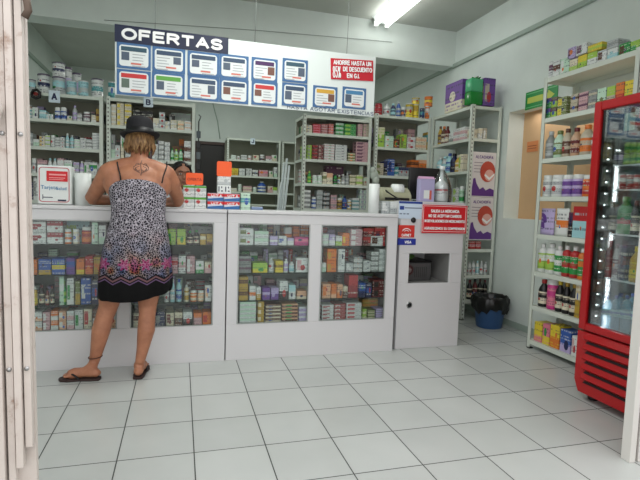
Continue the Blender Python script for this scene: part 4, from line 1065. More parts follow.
for rowc, hd in ((top, hdT), (bot, hdB)):
    for (px, py), hk in zip(rowc, hd):
        c = at(px, py, Y=YBn); W = (.113 if px < 215 else .108 if px < 250 else .100); H = .088 if px < 310 else .084
        cx_, cz_ = c.x - ol.x, c.z - ol.z
        o = MB().box(-W, W, -.004, 0, -H, H).build('offer_card', M_cf, bn, (cx_, -.001, cz_))
        vs, _ = rrect_ring(W - .016, -H + .016, H - .016, .02, .002, -.0048); n = len(vs) // 2
        MB().add(vs[:n], [tuple(range(n))]).build('paper', M_cp, o)
        MB().box(-W + .028, W - .028, -.0056, -.005, H - .056, H - .026).build('card_header', mat('hdr_' + hk, HD[hk], .5), o)
        side = rnd.choice((-1, 1)); pcx = side * W * .5
        MB().box(pcx - .026, pcx + .026, -.0056, -.005, -.02 - rnd.random() * .02, .025).build('product_picture', mat('pic%d' % rnd.randint(0, 5), rnd.choice([(.35, .42, .38), (.55, .25, .25), (.30, .35, .42), (.45, .30, .25), (.35, .38, .40)]), .5), o)
        ln = MB()
        for k in range(5):
            xa = -W + .03 if side > 0 else -.01; ln.box(xa, xa + .05 + rnd.random() * .04, -.0054, -.005, H - .078 - k * .02, H - .073 - k * .02)
        ln.build('print_lines', mat('print_grey', (.60, .62, .64), .5), o)
        MB().box(-.02, .05, -.0056, -.005, -H + .03, -H + .042).build('price_print', mat('price_red', (.80, .45, .40), .5), o)
a, b_ = at(331, 57, Y=YBn), at(372.5, 82.5, Y=YBn); c = ((a.x + b_.x) / 2, (a.z + b_.z) / 2); W = (b_.x - a.x) / 2; H = (a.z - b_.z) / 2
ds = MB().box(-W, W, -.003, 0, -H, H).build('discount_sign', mat('discount_red', (.76, .10, .17), .5), bn, (c[0] - ol.x, -.002, c[1] - ol.z)); ds.rotation_euler.y = -math.radians(3)
def fit_text(nm, s, x0_, x1_, z, sz, par, m, y=-.004, bold=.0015):
    q = text(nm, s, par, ((x0_ + x1_) / 2, y, z), FR, sz, m, bold=bold); w_ = max(v.co.x for v in q.data.vertices) - min(v.co.x for v in q.data.vertices); q.scale.x = (x1_ - x0_) / w_; return q
strokes('sign_line', 'AHORRE HASTA UN', -W * .88, W * .9, H * .40, H * .86, .20, M_whp, ds, -.004)
strokes('sign_number', '85%', -W * .92, -W * .54, -H * .86, H * .26, .08, M_whp, ds, -.004)
strokes('sign_line', 'DE DESCUENTO', -W * .44, W * .94, -H * .20, H * .26, .20, M_whp, ds, -.004)
strokes('sign_line', 'EN G.I.', -W * .26, W * .34, -H * .82, -H * .36, .20, M_whp, ds, -.004)
a, b_ = at(287, 107.5, Y=YBn), at(373, 114.5, Y=YBn)
strokes('footer_text', 'HASTA AGOTAR EXISTENCIAS', a.x, b_.x, bz0 + .006, bz0 + .036, .15, mat('footer_grey', (.30, .36, .46), .5), bn, YBn - .001, tuple(-ol))
for k, px in enumerate((155, 255, 347)):
    a = at(px, 30 + 10 * k, Y=YBn)
    tag(MB().tube([(a.x, YBn + .004, bz1 - .002), (a.x + .004, YBn + .004, 2.6), (a.x, YBn + .004, ZC)], .0022, 6).build('hanging_wire', mat('wire_grey', (.50, .52, .51), .5)), ('thin wire holding the left part of the offer board', 'thin wire holding the middle of the offer board', 'thin wire above the red discount sign')[k], 'wire', 'wires holding the offer board')
a, b_ = at(104, 20, Y=1.79), at(392, 42, Y=1.79)
tag(MB().tube([(a.x, 1.792, a.z), ((a.x + b_.x) / 2, 1.792, (a.z + b_.z) / 2 + .015), (b_.x, 1.792, b_.z)], .0025, 6).build('header_cable', mat('wire_grey', (.50, .52, .51), .5)), 'thin cable running along the white header above the offer board', 'cable')

# ------------------------------------------------------------------ bin
bi = thing('waste_bin', 'blue plastic bin lined with a black bag beside the corner shelving', 'bin', (3.55, .52, 0))
MB().lathe([(.118, 0), (.124, .01), (.15, .26), (.158, .265), (.158, .28), (.145, .28), (.12, .02), (.02, .015)], seg=32).build('bucket', mat('bin_blue', (.20, .34, .52), .4), bi)
rg = random.Random(5); vs = []; seg = 40; rings = []
for q, (rr_, zz_) in enumerate([(.152, .17), (.172, .20), (.178, .26), (.172, .30), (.158, .315), (.143, .30), (.135, .2)]):
    rings.append([((rr_ + .012 * math.sin(k * 2.3 + q) * (1 if q < 5 else .3)) * math.cos(2 * PI * k / seg), (rr_ + .012 * math.sin(k * 2.3 + q) * (1 if q < 5 else .3)) * math.sin(2 * PI * k / seg), zz_ + (.02 * math.sin(k * 1.7) + .022 * math.sin(k * .5) if q < 1 else .006 * math.sin(k * 2.9 + q))) for k in range(seg)])
MB().loft(rings, cap=False).build('bin_bag', mat('black_film', (.06, .055, .06), .3), bi)

# ------------------------------------------------------------------ red drinks fridge
FX0, FX1, FY0, FY1, FT = 3.0, 3.62, -1.138, -1.80, 1.832     # FY0 is the far side, FY1 the near side
fg = thing('drinks_fridge', 'red glass-door drinks fridge in front of the right wall shelving', 'fridge', ((FX0 + FX1) / 2, (FY0 + FY1) / 2, 0)); fl = fg.location
gz0 = .47
m = MB().box(FX0 + .05, FX1, FY0 - .02, FY0, .06, FT - .01).box(FX0 + .05, FX1, FY1, FY1 + .02, .06, FT - .01).box(FX1 - .02, FX1, FY1 + .02, FY0 - .02, .06, FT - .01).box(FX0 + .05, FX1 - .02, FY1 + .02, FY0 - .02, FT - .03, FT - .01).box(FX0 + .05, FX1 - .02, FY1 + .02, FY0 - .02, .06, .09)
bevel(Wb(m, 'shell', M_red, fg), .004)
m = MB().box(FX0 + .06, FX1 - .021, FY0 - .03, FY0 - .021, .44, FT - .031).box(FX0 + .06, FX1 - .021, FY1 + .021, FY1 + .03, .44, FT - .031).box(FX1 - .03, FX1 - .021, FY1 + .03, FY0 - .03, .44, FT - .031).box(FX0 + .06, FX1 - .03, FY1 + .03, FY0 - .03, .44, .455)
Wb(m, 'liner', mat('fridge_liner', (.50, .56, .58), .85, spec=.1), fg)
dr_ = MB().box(FX0, FX0 + .045, FY0 - .052, FY0, .44, FT).box(FX0, FX0 + .045, FY1, FY1 + .05, .44, FT).box(FX0, FX0 + .045, FY1 + .05, FY0 - .052, FT - .055, FT).box(FX0, FX0 + .045, FY1 + .05, FY0 - .052, .44, .485)
door = bevel(Wb(dr_, 'door', M_red, fg), .008)
Wb(MB().box(FX0 + .015, FX0 + .021, FY1 + .05, FY0 - .052, .485, FT - .055), 'glass_pane', M_glass, fg, door)
Wb(MB().box(FX0 + .02, FX0 + .045, FY0 - .07, FY0 - .0522, .487, FT - .057), 'gasket', M_dark, fg, door)
strip = Wb(MB().box(FX0 + .055, FX0 + .075, FY0 - .095, FY0 - .032, .49, FT - .22), 'light_strip', mat('strip_dark', (.10, .12, .14), .4), fg)
for k in range(16):
    z = .53 + k * .068; Wb(MB().box(FX0 + .052, FX0 + .0552, FY0 - .080, FY0 - .072, z, z + .008), 'led', mat('led_white', (.9, .95, 1), .5, emit=(.85, .95, 1), es=4), fg, strip)
bp = MB()
# lower louvre panel: red frame with recessed slots and raised slats, chamfered lower corner
bp.add([(FX0, y, z) for y, z in ((FY0 - .002, .43), (FY1, .43), (FY1, .05), (FY0 - .035, .05), (FY0 - .002, .12))] + [(FX0 + .05, y, z) for y, z in ((FY0 - .002, .43), (FY1, .43), (FY1, .05), (FY0 - .035, .05), (FY0 - .002, .12))],
       [(0, 1, 2, 3, 4), (9, 8, 7, 6, 5)] + [(k, 5 + k, 5 + (k + 1) % 5, (k + 1) % 5) for k in range(5)])
Wb(bp, 'lower_panel', M_red, fg)
for k in range(5):
    z = .115 + k * .062
    Wb(MB().add([(FX0 - .004, y, z_) if q else (FX0 - .004, y, z_) for q, (y, z_) in enumerate(((FY0 - .07, z), (FY1 + .04, z), (FY1 + .04, z + .016), (FY0 - .085, z + .016)))] + [(FX0 - .0005, y, z_) for (y, z_) in ((FY0 - .07, z), (FY1 + .04, z), (FY1 + .04, z + .016), (FY0 - .085, z + .016))], [(0, 1, 2, 3), (0, 4, 5, 1), (3, 2, 6, 7), (0, 3, 7, 4), (1, 5, 6, 2)]), 'vent_slot', mat('slot_black', (.10, .01, .02), .7), fg)
    Wb(MB().add([(FX0 - .001, FY0 - .06, z + .017), (FX0 - .001, FY1 + .03, z + .017), (FX0 - .018, FY1 + .03, z + .03), (FX0 - .018, FY0 - .06, z + .03), (FX0 - .001, FY0 - .06, z + .058), (FX0 - .001, FY1 + .03, z + .058)], [(0, 1, 2, 3), (3, 2, 5, 4), (0, 3, 4), (1, 5, 2)]), 'vent_slat', M_red, fg)
for y in (FY0 - .07, FY1 + .07):
    for x in (FX0 + .09, FX1 - .06): Wb(MB().lathe([(.03, 0), (.032, .01), (.025, .05), (.02, .062)], x, y, 0, 14), 'foot', M_dark, fg)
fzs = [at(625, yy, X=FX0 + .1).z for yy in (165, 189.5, 234.5, 281)]
for z in fzs:
    m = MB().box(FX0 + .08, FX0 + .084, FY1 + .032, FY0 - .10, z - .008, z + .001).box(FX1 - .04, FX1 - .036, FY1 + .032, FY0 - .032, z - .006, z)
    for k in range(14):
        y = FY1 + .04 + k * .036; m.box(FX0 + .084, FX1 - .04, y, y + .004, z - .004, z)
    Wb(m, 'wire_shelf', mat('white_wire', (.8, .84, .85), .4), fg)
Wb(MB().box(FX0 + .06, FX0 + .068, FY1 + .031, FY0 - .15, FT - .2, FT - .06), 'header_panel', mat('header_dark', (.12, .16, .17), .3), fg)
fa = area('fridge_light', (FX0 + .12, FY0 - .07, 1.0), (0, 0, 0), .03, 1.1, 1.1, (.88, .96, 1)); fa.rotation_euler = (-PI / 2, 0, 0)
hp = Wb(MB().box(FX0 + .057, FX0 + .0598, FY0 - .235, FY0 - .165, FT - .19, FT - .09), 'green_picture', mat('picture_green', (.45, .60, .52), .5), fg)
Wb(MB().box(FX0 + .057, FX0 + .0598, FY1 + .06, FY0 - .26, FT - .13, FT - .07), 'red_logo_panel', mat('logo_red', (.85, .12, .18), .4), fg)
tx = text('logo_word', 'Coca-Cola', fg, (FX0 + .055 - fl.x, (FY1 + .06 + FY0 - .26) / 2 - fl.y, FT - .1), (PI / 2, 0, -PI / 2), .06, M_whp)
XI = FX0 + .09
shelf_row('fridge first shelf', """s 611.5 616.5 151 navy lilac 1 1
s 617 622.5 151 navy lilac
s 623 629 142 lime green 1 2
s 629.5 635.5 142 lime green 1 2
s 636 642 142 lime green 1 2""", fzs[0] + .001, X=XI, inset=.0)
shelf_row('fridge second shelf', """s 618 624.5 174 red white
s 625 631.5 174 red silver
s 632 638.5 174 red white
s 639 646 174 red silver""", fzs[1] + .001, X=XI)
shelf_row('fridge third shelf', """t 606.5 613.5 201 black brown
t 615 628.5 196 green green
t 630 638 200 black maroon
t 639 647 200 brown black""", fzs[2] + .001, X=XI)
shelf_row('fridge fourth shelf', """t 603 611 240 crimson red
t 612 618 243 silver plum
b 619 627 245 navy maroon
t 627.5 640 246 gold yellow""", fzs[3] + .001, X=XI)
shelf_row('fridge floor', """w 599.5 608 296 white blue
w 608.5 617.5 295 white blue
w 618 628.5 295 white blue
w 629 640 295 white blue
w 600 610 293 white blue 1 1 .12
w 611 622 293 white blue 1 1 .12
w 623 635 293 white blue 1 1 .12""", .456, X=XI)

# ------------------------------------------------------------------ gates at the entrance
YGt = -1.87
M_gate = mat('gate_white', (.82, .79, .76), .45); t = NT(M_gate); b = t.n['Principled BSDF']; tc = t.new('ShaderNodeTexCoord')
nz = t.noise(tc.outputs['Object'], 9, 6, .7); t.l.new(t.ramp(nz.outputs[0], [(.30, lin((.62, .52, .46))), (.42, lin((.80, .76, .73))), (1, lin((.86, .83, .80)))]), b.inputs['Base Color'])
lg = thing('folding_gate', 'folded white metal gate with vertical bars at the left edge', 'gate', (.019, YGt, 0)); lg.rotation_euler.y = -.0105
def channel(x, y, w, z0, z1, root, nm='bar'):
    m = MB().box(x - w / 2, x + w / 2, y, y + .004, z0, z1).box(x - w / 2, x - w / 2 + .004, y + .004, y + .026, z0, z1).box(x + w / 2 - .004, x + w / 2, y + .004, y + .026, z0, z1)
    return bevel(m.build(nm, M_gate, root), .0012)
gx = [.120, .096, .071, .044, .017, -.010, -.037, -.064]
for k, x in enumerate(gx): channel(x, -.012 * (k % 2) , .020, .36 - .06 * k if k < 5 else .05, 2.72, lg)
for k, x in enumerate(gx[:-1]):
    for z in (.62, 1.35, 2.1):
        mm = MB().tube([(x - .013, .030, z + .10), (x - .013, .030, z), (x - .020, .034, z - .10)], .004, 6); mm.build('scissor_link', M_gate, lg)
        MB().tube([(x, -.006, z), (x, .03, z)], .007, 10).build('rivet', M_chrome, lg)
MB().box(-.12, .133, .028, .05, 0, 2.74).build('end_channel', M_gate, lg)
MB().box(-.12, .15, -.02, .055, 0, .30).build('base_plate', M_gate, lg) if False else None
kb = MB().ell((.070, -.03, 1.42), (.014, .018, .022)).tube([(.07, -.012, 1.42), (.06, -.03, 1.36)], .009, 8); kb.build('latch_knob', M_gate, lg)
a = at(26, 10, Y=YGt + .02)
hg = MB().tube([(a.x - .01, 0, a.z + .05), (a.x + .008, -.005, a.z + .02), (a.x + .012, -.005, a.z - .01), (a.x, 0, a.z - .03)], .011, 8).build('hinge_hook', mat('rusty_metal', (.40, .34, .30), .6, .4), lg)
rg_ = thing('sliding_gate', 'white metal gate post with pale panel at the right edge', 'gate', (2.632, YGt, 0)); M_gate = mat('clean_gate_white', (.83, .82, .80), .45)
bevel(MB().box(0, .035, 0, .05, 0, 2.74).build('post', M_gate, rg_), .003)
MB().box(.035, .05, .012, .04, 0, 2.74).build('groove', mat('brown_groove', (.30, .22, .20), .6), rg_)
bevel(MB().box(.05, .12, .0, .05, 0, 2.74).build('stile', M_gate, rg_), .003)
MB().box(.12, .80, .015, .03, .06, 2.72).build('panel', mat('gate_panel', (.66, .64, .62), .5), rg_)

# ------------------------------------------------------------------ people
from mathutils.bvhtree import BVHTree
def remeshed(mb, vox, mats, smooth=4):
    me = mb.mesh('tmp', mats); o = bpy.data.objects.new('tmp', me); COL.objects.link(o)
    r = o.modifiers.new('r', 'REMESH'); r.mode = 'VOXEL'; r.voxel_size = vox; r.use_smooth_shade = True
    s = o.modifiers.new('s', 'SMOOTH'); s.factor = .5; s.iterations = smooth
    bpy.context.view_layer.update(); dg = bpy.context.evaluated_depsgraph_get()
    m2 = bpy.data.meshes.new_from_object(o.evaluated_get(dg)); bpy.data.objects.remove(o); bpy.data.meshes.remove(me)
    m2.materials.clear(); m2.materials.append(mats)
    for p in m2.polygons: p.material_index = 0; p.use_smooth = True
    return m2
def bvh(me): return BVHTree.FromPolygons([v.co for v in me.vertices], [tuple(p.vertices) for p in me.polygons])
def hand(m, w, d, up, side, L=.17, curl=.5):
    """palm and five fingers: w wrist, d pointing direction, up back of the hand, side towards the thumb"""
    w, d, up, side = Vector(w), Vector(d).normalized(), Vector(up).normalized(), Vector(side).normalized()
    pl = L * .5
    for k in range(4):
        o_ = side * (.027 - .018 * k)
        m.tube([w - d * .01 + o_ * .5, w + d * pl * .5 + o_ * .95, w + d * pl + o_], [.015, .015, .0115], 8)
    for k, fl_ in enumerate((.85, 1., .92, .72)):
        o_ = side * (.027 - .018 * k) ; f = L * .5 * fl_; b0 = w + d * pl + o_ * 1.02
        b1 = b0 + (d * math.cos(curl * .4) - up * math.sin(curl * .4)) * f * .45; b2 = b1 + (d * math.cos(curl) - up * math.sin(curl)) * f * .32; b3 = b2 + (d * math.cos(curl * 1.5) - up * math.sin(curl * 1.5)) * f * .23
        m.tube([b0 - d * .01, b0, b1, b2, b3], [.0105, .0100, .0092, .0085, .0068], 8)
    t0 = w + d * pl * .25 + side * .022; t1 = t0 + (d * .6 + side * .75).normalized() * .035; t2 = t1 + (d * .9 + side * .35 - up * .2).normalized() * .03; t3 = t2 + (d - up * .3).normalized() * .02
    m.tube([t0, t1, t2, t3], [.014, .0115, .0105, .008], 8)
def head(m, c, s, yaw, pitch=0):
    """skull, face, ears, nose and mouth. the face looks along local +Y"""
    M = Matrix.Rotation(yaw, 3, 'Z') @ Matrix.Rotation(pitch, 3, 'X'); c = Vector(c)
    E = lambda p, r: m.ell(c + M @ (Vector(p) * s), [x * s for x in r], 0, M)
    E((0, -.012, .03), (.074, .092, .082)); E((0, .012, -.035), (.058, .070, .072)); E((0, .052, -.078), (.026, .024, .022))
    E((0, .086, -.018), (.012, .018, .022)); E((0, .094, -.030), (.016, .014, .010)); E((0, .070, .03), (.05, .02, .012))
    E((0, .078, -.056), (.022, .014, .006)); E((0, .076, -.066), (.019, .013, .006)); E((.038, .058, -.02), (.02, .02, .018)); E((-.038, .058, -.02), (.02, .02, .018))
    for q in (-1, 1): E((q * .077, -.004, -.008), (.009, .019, .031))
    return M
def sole_shoe(parent, origin, yaw, L, name, lab_m, strap_m, ol):
    M = Matrix.Rotation(yaw, 3, 'Z'); o = Vector(origin)
    prof = [(-.5, .0), (-.48, .028), (-.3, .036), (0, .034), (.25, .046), (.42, .038), (.5, .012)]
    out = [(x * L, w) for x, w in prof] + [(x * L, -w) for x, w in prof[::-1]]
    n = len(out); pts = [o + M @ Vector((w, x, 0)) for x, w in out]
    s = MB().add([p + Vector((0, 0, .001)) for p in pts] + [p + Vector((0, 0, .015)) for p in pts], [tuple(range(n))[::-1], tuple(range(n, 2 * n))] + [(k, (k + 1) % n, n + (k + 1) % n, n + k) for k in range(n)])
    sh = s.build('flip_flop', lab_m, parent, tuple(-Vector(ol)))
    st = MB().tube([o + M @ Vector(p) for p in ((.038, -.01, .015), (.034, .03, .045), (.006, L * .30, .048), (.004, L * .33, .014))], .006, 8).tube([o + M @ Vector(p) for p in ((-.038, -.01, .015), (-.034, .03, .045), (.006, L * .30, .048))], .006, 8)
    st.build('strap', strap_m, sh)
def foot_geo(m, origin, yaw, L, ankle):
    M = Matrix.Rotation(yaw, 3, 'Z'); o = Vector(origin) + Vector((0, 0, .016)); P = lambda x, y, z: o + M @ Vector((x, y, z))
    m.ell(P(0, -L * .38, .028), (.032, .038, .028), 0, M); m.tube([P(0, -L * .36, .03), P(0, -L * .1, .034), P(.004, L * .15, .026), P(.004, L * .3, .017)], [.030, .031, .036, .028], 12)
    m.tube([ankle, P(0, -L * .28, .06), P(0, -L * .15, .04)], [.032, .036, .032], 12)
    for k, (tx_, tl) in enumerate(((.028, .03), (.010, .032), (-.005, .028), (-.018, .022), (-.030, .014))):
        m.tube([P(tx_ * .9, L * .26, .015), P(tx_, L * .32 + tl, .012)], [.013 if k == 0 else .010, .010 if k == 0 else .0075], 8)

M_skin = mat('tanned_skin', (.66, .44, .33), .5); t = NT(M_skin); b = t.n['Principled BSDF']; b.inputs['Subsurface Weight'].default_value = .05
tc = t.new('ShaderNodeTexCoord'); nz = t.noise(tc.outputs['Object'], 14, 5, .6); t.l.new(t.ramp(nz.outputs[0], [(.3, lin((.60, .39, .29))), (.7, lin((.70, .48, .36)))]), b.inputs['Base Color'])
wo = thing('person', 'woman in a black hat and patterned sundress leaning on the counter', 'person', (.30, -.26, 0)); ol = wo.location
m = MB()
hipL, hipR = (.235, -.25, .80), (.41, -.25, .80)
kneeL, kneeR = (.155, -.235, .46), (.395, -.255, .46); ankL, ankR = (.068, -.235, .095), (.350, -.285, .095)
m.tube([hipL, (.195, -.245, .64), (.165, -.24, .52), kneeL, (.135, -.245, .40), (.113, -.25, .31), (.09, -.245, .19), ankL], [.095, .083, .070, .060, .056, .058, .042, .031], 14)
m.tube([hipR, (.405, -.25, .64), (.398, -.255, .52), kneeR, (.393, -.265, .40), (.388, -.275, .31), (.368, -.28, .19), ankR], [.095, .083, .068, .058, .053, .056, .040, .030], 14)
foot_geo(m, (-.008, -.262, 0), math.radians(82), .235, ankL)
foot_geo(m, (.352, -.205, 0), math.radians(-6), .235, ankR)
m.ell((.322, -.25, .84), (.17, .12, .13)); m.ell((.335, -.245, 1.0), (.135, .10, .17)); m.ell((.335, -.215, 1.18), (.158, .105, .17))
m.ell((.325, -.20, 1.30), (.155, .085, .09)); m.tube([(.16, -.19, 1.335), (.24, -.185, 1.365), (.33, -.18, 1.375), (.42, -.185, 1.365), (.495, -.19, 1.335)], [.056, .054, .062, .054, .056], 12)
m.tube([(.33, -.18, 1.37), (.333, -.155, 1.43), (.333, -.13, 1.48)], [.068, .055, .056], 12)
eL, eR = at(91, 203, Y=-.04), at(178.5, 203, Y=-.04); eL.z = eR.z = ZT + .048
m.ell((.160, -.185, 1.318), (.064, .064, .070)); m.ell((.497, -.185, 1.318), (.064, .064, .070)); m.ell((.19, -.20, 1.26), (.07, .07, .10)); m.ell((.468, -.20, 1.26), (.07, .07, .10))
m.tube([(.155, -.19, 1.335), (.115, -.16, 1.27), ((.115 + eL.x) / 2 - .005, -.10, 1.20), eL], [.058, .054, .047, .042], 12)
m.tube([(.50, -.19, 1.335), (.54, -.16, 1.27), ((.54 + eR.x) / 2 + .005, -.10, 1.20), eR], [.058, .053, .046, .042], 12)
wL, wR = Vector((.20, .15, ZT + .034)), Vector((.46, .15, ZT + .034))
m.tube([eL, eL.lerp(wL, .35) , wL], [.041, .039, .026], 12); m.tube([eR, eR.lerp(wR, .35), wR], [.041, .039, .026], 12)
hand(m, wL, (.5, .85, -.08), (0, 0, 1), (.85, -.5, 0)); hand(m, wR, (-.5, .85, -.08), (0, 0, 1), (-.85, -.5, 0))
HM = head(m, (.334, -.115, 1.535), 1.0, 0, -math.radians(16))
body = remeshed(m, .0065, M_skin, 9); tree = bvh(body)
link('body', body, wo, tuple(-Vector(ol)))
M_hair = mat('blond_hair', (.55, .42, .26), .6); t = NT(M_hair); b = t.n['Principled BSDF']; tc = t.new('ShaderNodeTexCoord'); mp = t.new('ShaderNodeMapping'); mp.inputs['Scale'].default_value = (60, 60, 6); t.l.new(tc.outputs['Object'], mp.inputs[0])
nz = t.noise(mp.outputs[0], 2, 3); t.l.new(t.ramp(nz.outputs[0], [(.3, lin((.26, .17, .10))), (.5, lin((.50, .37, .23))), (.75, lin((.68, .55, .37)))]), b.inputs['Base Color'])
h = MB(); rh = random.Random(4); hc = Vector((.334, -.125, 1.56))
h.ell(hc + Vector((0, -.01, .0)), (.078, .095, .075))
for k in range(46):
    a = PI * 1.02 * (k / 45) - PI * 1.01; ca, sa = math.cos(a), math.sin(a); l = rh.uniform(.07, .128)
    p0 = hc + Vector((ca * .072, sa * .088, .01)); j = rh.uniform(-.012, .012)
    h.tube([p0, p0 + Vector((ca * .010, sa * .012, -.05)), p0 + Vector((ca * .014 + j, sa * .012, -l * .7)), p0 + Vector((ca * .0 + j * 1.6, sa * .014 + .01, -l))], [.017, .015, .010, .002], 7)
h.build('hair', M_hair, wo, tuple(-Vector(ol)))
M_hat = mat('black_felt', (.075, .075, .095), .85)
ht = MB(); hm = MB(); HMt = Matrix.Translation(Vector((.336, -.13, 1.572))) @ Matrix.Rotation(-math.radians(9), 4, 'X') @ Matrix.Rotation(-math.radians(3), 4, 'Y')
def hatring(rx, ry, z, dz=0, dent=0): return [HMt @ Vector((rx * math.cos(a), ry * math.sin(a), z + dz * abs(math.cos(a)) ** 2 - dent * (1 if abs(math.cos(a)) < .5 else 0))) for a in [2 * PI * k / 36 for k in range(36)]]
ht.loft([hatring(.086, .098, -.004), hatring(.122, .138, -.012, .016), hatring(.125, .141, -.009, .018), hatring(.122, .138, -.005, .018), hatring(.088, .10, .008), hatring(.087, .098, .03), hatring(.084, .094, .07), hatring(.080, .090, .098), hatring(.070, .080, .110), hatring(.045, .062, .108), hatring(.016, .045, .094), hatring(.004, .02, .092)])
hat = ht.build('hat', M_hat, wo, tuple(-Vector(ol)))
hm.loft([hatring(.0885, .1005, .008), hatring(.0885, .0995, .034), hatring(.0865, .0975, .034)], cap=False).build('hat_band', mat('hat_band_black', (.03, .03, .04), .5), hat)
# dress
M_dr = mat('patterned_cloth', (.5, .5, .5), .8, spec=.2); t = NT(M_dr); b = t.n['Principled BSDF']; tc = t.new('ShaderNodeTexCoord'); O_ = tc.outputs['Object']
s_ = t.new('ShaderNodeSeparateXYZ'); t.l.new(O_, s_.inputs[0]); z_ = s_.outputs[2]; x_ = s_.outputs[0]
vo = t.new('ShaderNodeTexVoronoi'); vo.feature = 'DISTANCE_TO_EDGE'; vo.inputs['Scale'].default_value = 70; wr = t.noise(O_, 30, 2); vm = t.new('ShaderNodeVectorMath', operation='MULTIPLY_ADD'); t.l.new(wr.outputs[1], vm.inputs[0]); vm.inputs[1].default_value = (.02, .02, .02); t.l.new(O_, vm.inputs[2]); t.l.new(vm.outputs[0], vo.inputs['Vector'])
leo = t.ramp(vo.outputs[0], [(.0, lin((.72, .70, .73))), (.075, lin((.62, .60, .64))), (.12, lin((.08, .07, .11))), (1, lin((.13, .11, .17)))])
n2 = t.noise(O_, 9, 1); tint = t.ramp(n2.outputs[0], [(.34, lin((.25, .45, .65))), (.44, lin((.70, .70, .78))), (.54, lin((.80, .72, .62))), (.60, lin((.85, .48, .22))), (.68, lin((.80, .22, .52)))])
lowm = t.m('SUBTRACT', 1., t.m('SMOOTH_MIN', t.m('MAXIMUM', t.m('DIVIDE', t.m('SUBTRACT', z_, .70), .28), 0.), 1., .1))
mxn = t.new('ShaderNodeMix', data_type='RGBA', blend_type='MULTIPLY'); t.put(mxn.inputs[0], lowm); t.l.new(leo, mxn.inputs[6]); t.l.new(tint, mxn.inputs[7])
# flowers
ph = t.m('MULTIPLY', t.m('ADD', x_, .045), 1 / .125); fx_ = t.m('SUBTRACT', t.m('FRACT', ph), .5); fz_ = t.m('MULTIPLY', t.m('SUBTRACT', z_, .755), 1 / .125)
rad = t.m('SQRT', t.m('ADD', t.m('MULTIPLY', fx_, fx_), t.m('MULTIPLY', fz_, fz_))); ang = t.m('ARCTAN2', fz_, fx_); pet = t.m('MULTIPLY_ADD', t.m('COSINE', t.m('MULTIPLY', ang, 6.)), .08, .24)
flw = t.m('LESS_THAN', rad, pet); colr = t.mix(t.m('MULTIPLY', flw, .42), mxn.outputs[2], lin((.72, .16, .46)))
zig = t.m('ADD', .665, t.m('MULTIPLY', t.m('PINGPONG', t.m('ADD', x_, .2), .05), .55)); isb = t.m('LESS_THAN', z_, zig); c3 = t.mix(isb, colr, lin((.03, .03, .035)))
st = t.m('LESS_THAN', t.m('ABSOLUTE', t.m('SUBTRACT', z_, t.m('SUBTRACT', zig, .016))), .006); c4 = t.mix(t.m('MULTIPLY', st, .7), c3, lin((.50, .36, .38))); st2 = t.m('LESS_THAN', t.m('ABSOLUTE', t.m('SUBTRACT', z_, t.m('SUBTRACT', zig, .034))), .004); c5 = t.mix(t.m('MULTIPLY', st2, .7), c4, lin((.45, .35, .50)))
t.l.new(c5, b.inputs['Base Color'])
rings = []
prof = [(.520, .318, -.250, .212, .160), (.535, .318, -.250, .222, .168), (.60, .320, -.252, .226, .168), (.72, .322, -.252, .218, .162), (.84, .327, -.252, .205, .152), (.94, .333, -.250, .182, .136), (1.04, .338, -.245, .160, .122), (1.10, .337, -.238, .160, .120), (1.18, .333, -.225, .172, .122), (1.24, .329, -.212, .178, .118), (1.268, .327, -.205, .168, .112), (1.282, .327, -.202, .155, .106)]
for z, cx_, cy_, rx, ry in prof:
    fo = max(0, (1.0 - z) / .5)
    rg0 = []
    for k in range(72):
        a = 2 * PI * k / 72; wv = 1 + fo * (.035 * math.sin(9 * a + .6) + .018 * math.sin(17 * a + z * 3)); q = Vector((cx_ + rx * wv * math.cos(a), cy_ + ry * wv * math.sin(a), z + (.045 * max(0, math.cos(a)) * fo if z < .7 else 0) + (-.034 * math.cos(a) ** 2 if z > 1.26 else -.012 * math.cos(a) ** 2 if z > 1.22 else 0)))
        rg0.append(q)
    rings.append(rg0)
dm = MB().loft(rings, cap=False); dress = dm.build('sundress', M_dr, wo, tuple(-Vector(ol)))
# keep the cloth outside the skin
for v in dress.data.vertices:
    i = v.index // 72; c = Vector((prof[i][1], prof[i][2], v.co.z)); d = (v.co - c); L = d.length; d.normalize()
    hit = tree.ray_cast(c + d * .6, -d, .6)
    if hit[0] is not None:
        hl = (hit[0] - c).length
        if hl + .006 > L and hl < L + .05 and not (i >= 8 and abs(d.x) > .72): v.co = c + d * (hl + .006)
so = dress.modifiers.new('solid', 'SOLIDIFY'); so.thickness = .003; so.offset = 1
sb = dress.modifiers.new('sub', 'SUBSURF'); sb.levels = 1; sb.render_levels = 1
def project(pts, off=.003):
    out = []
    for x, z in pts:
        hit = tree.ray_cast(Vector((x, -1.2, z)), Vector((0, 1, 0)))
        if hit[0] is not None: out.append(hit[0] + hit[1] * off)
    return out
M_strap = mat('strap_black', (.04, .035, .045), .6)
for sx_, tx_ in ((.236, .208), (.478, .506)):
    pts = project([(sx_, 1.265), (sx_ * .7 + tx_ * .3, 1.31), (sx_ * .25 + tx_ * .75, 1.35), (tx_, 1.38)]) + [Vector((tx_, -.185, 1.408)), Vector((tx_ + (.01 if sx_ < .3 else -.01), -.13, 1.37)), Vector((tx_ + (.015 if sx_ < .3 else -.015), -.105, 1.29))]
    MB().tube(pts, .0045, 6).build('shoulder_strap', M_strap, wo, tuple(-Vector(ol)))
M_tat = mat('tattoo_ink', (.40, .29, .25), .6); tm = MB()
cxx, czz = .352, 1.352
def stroke(p, r=.0022):
    q = project(p, .0002)
    if len(q) > 1: tm.tube(q, r, 5)
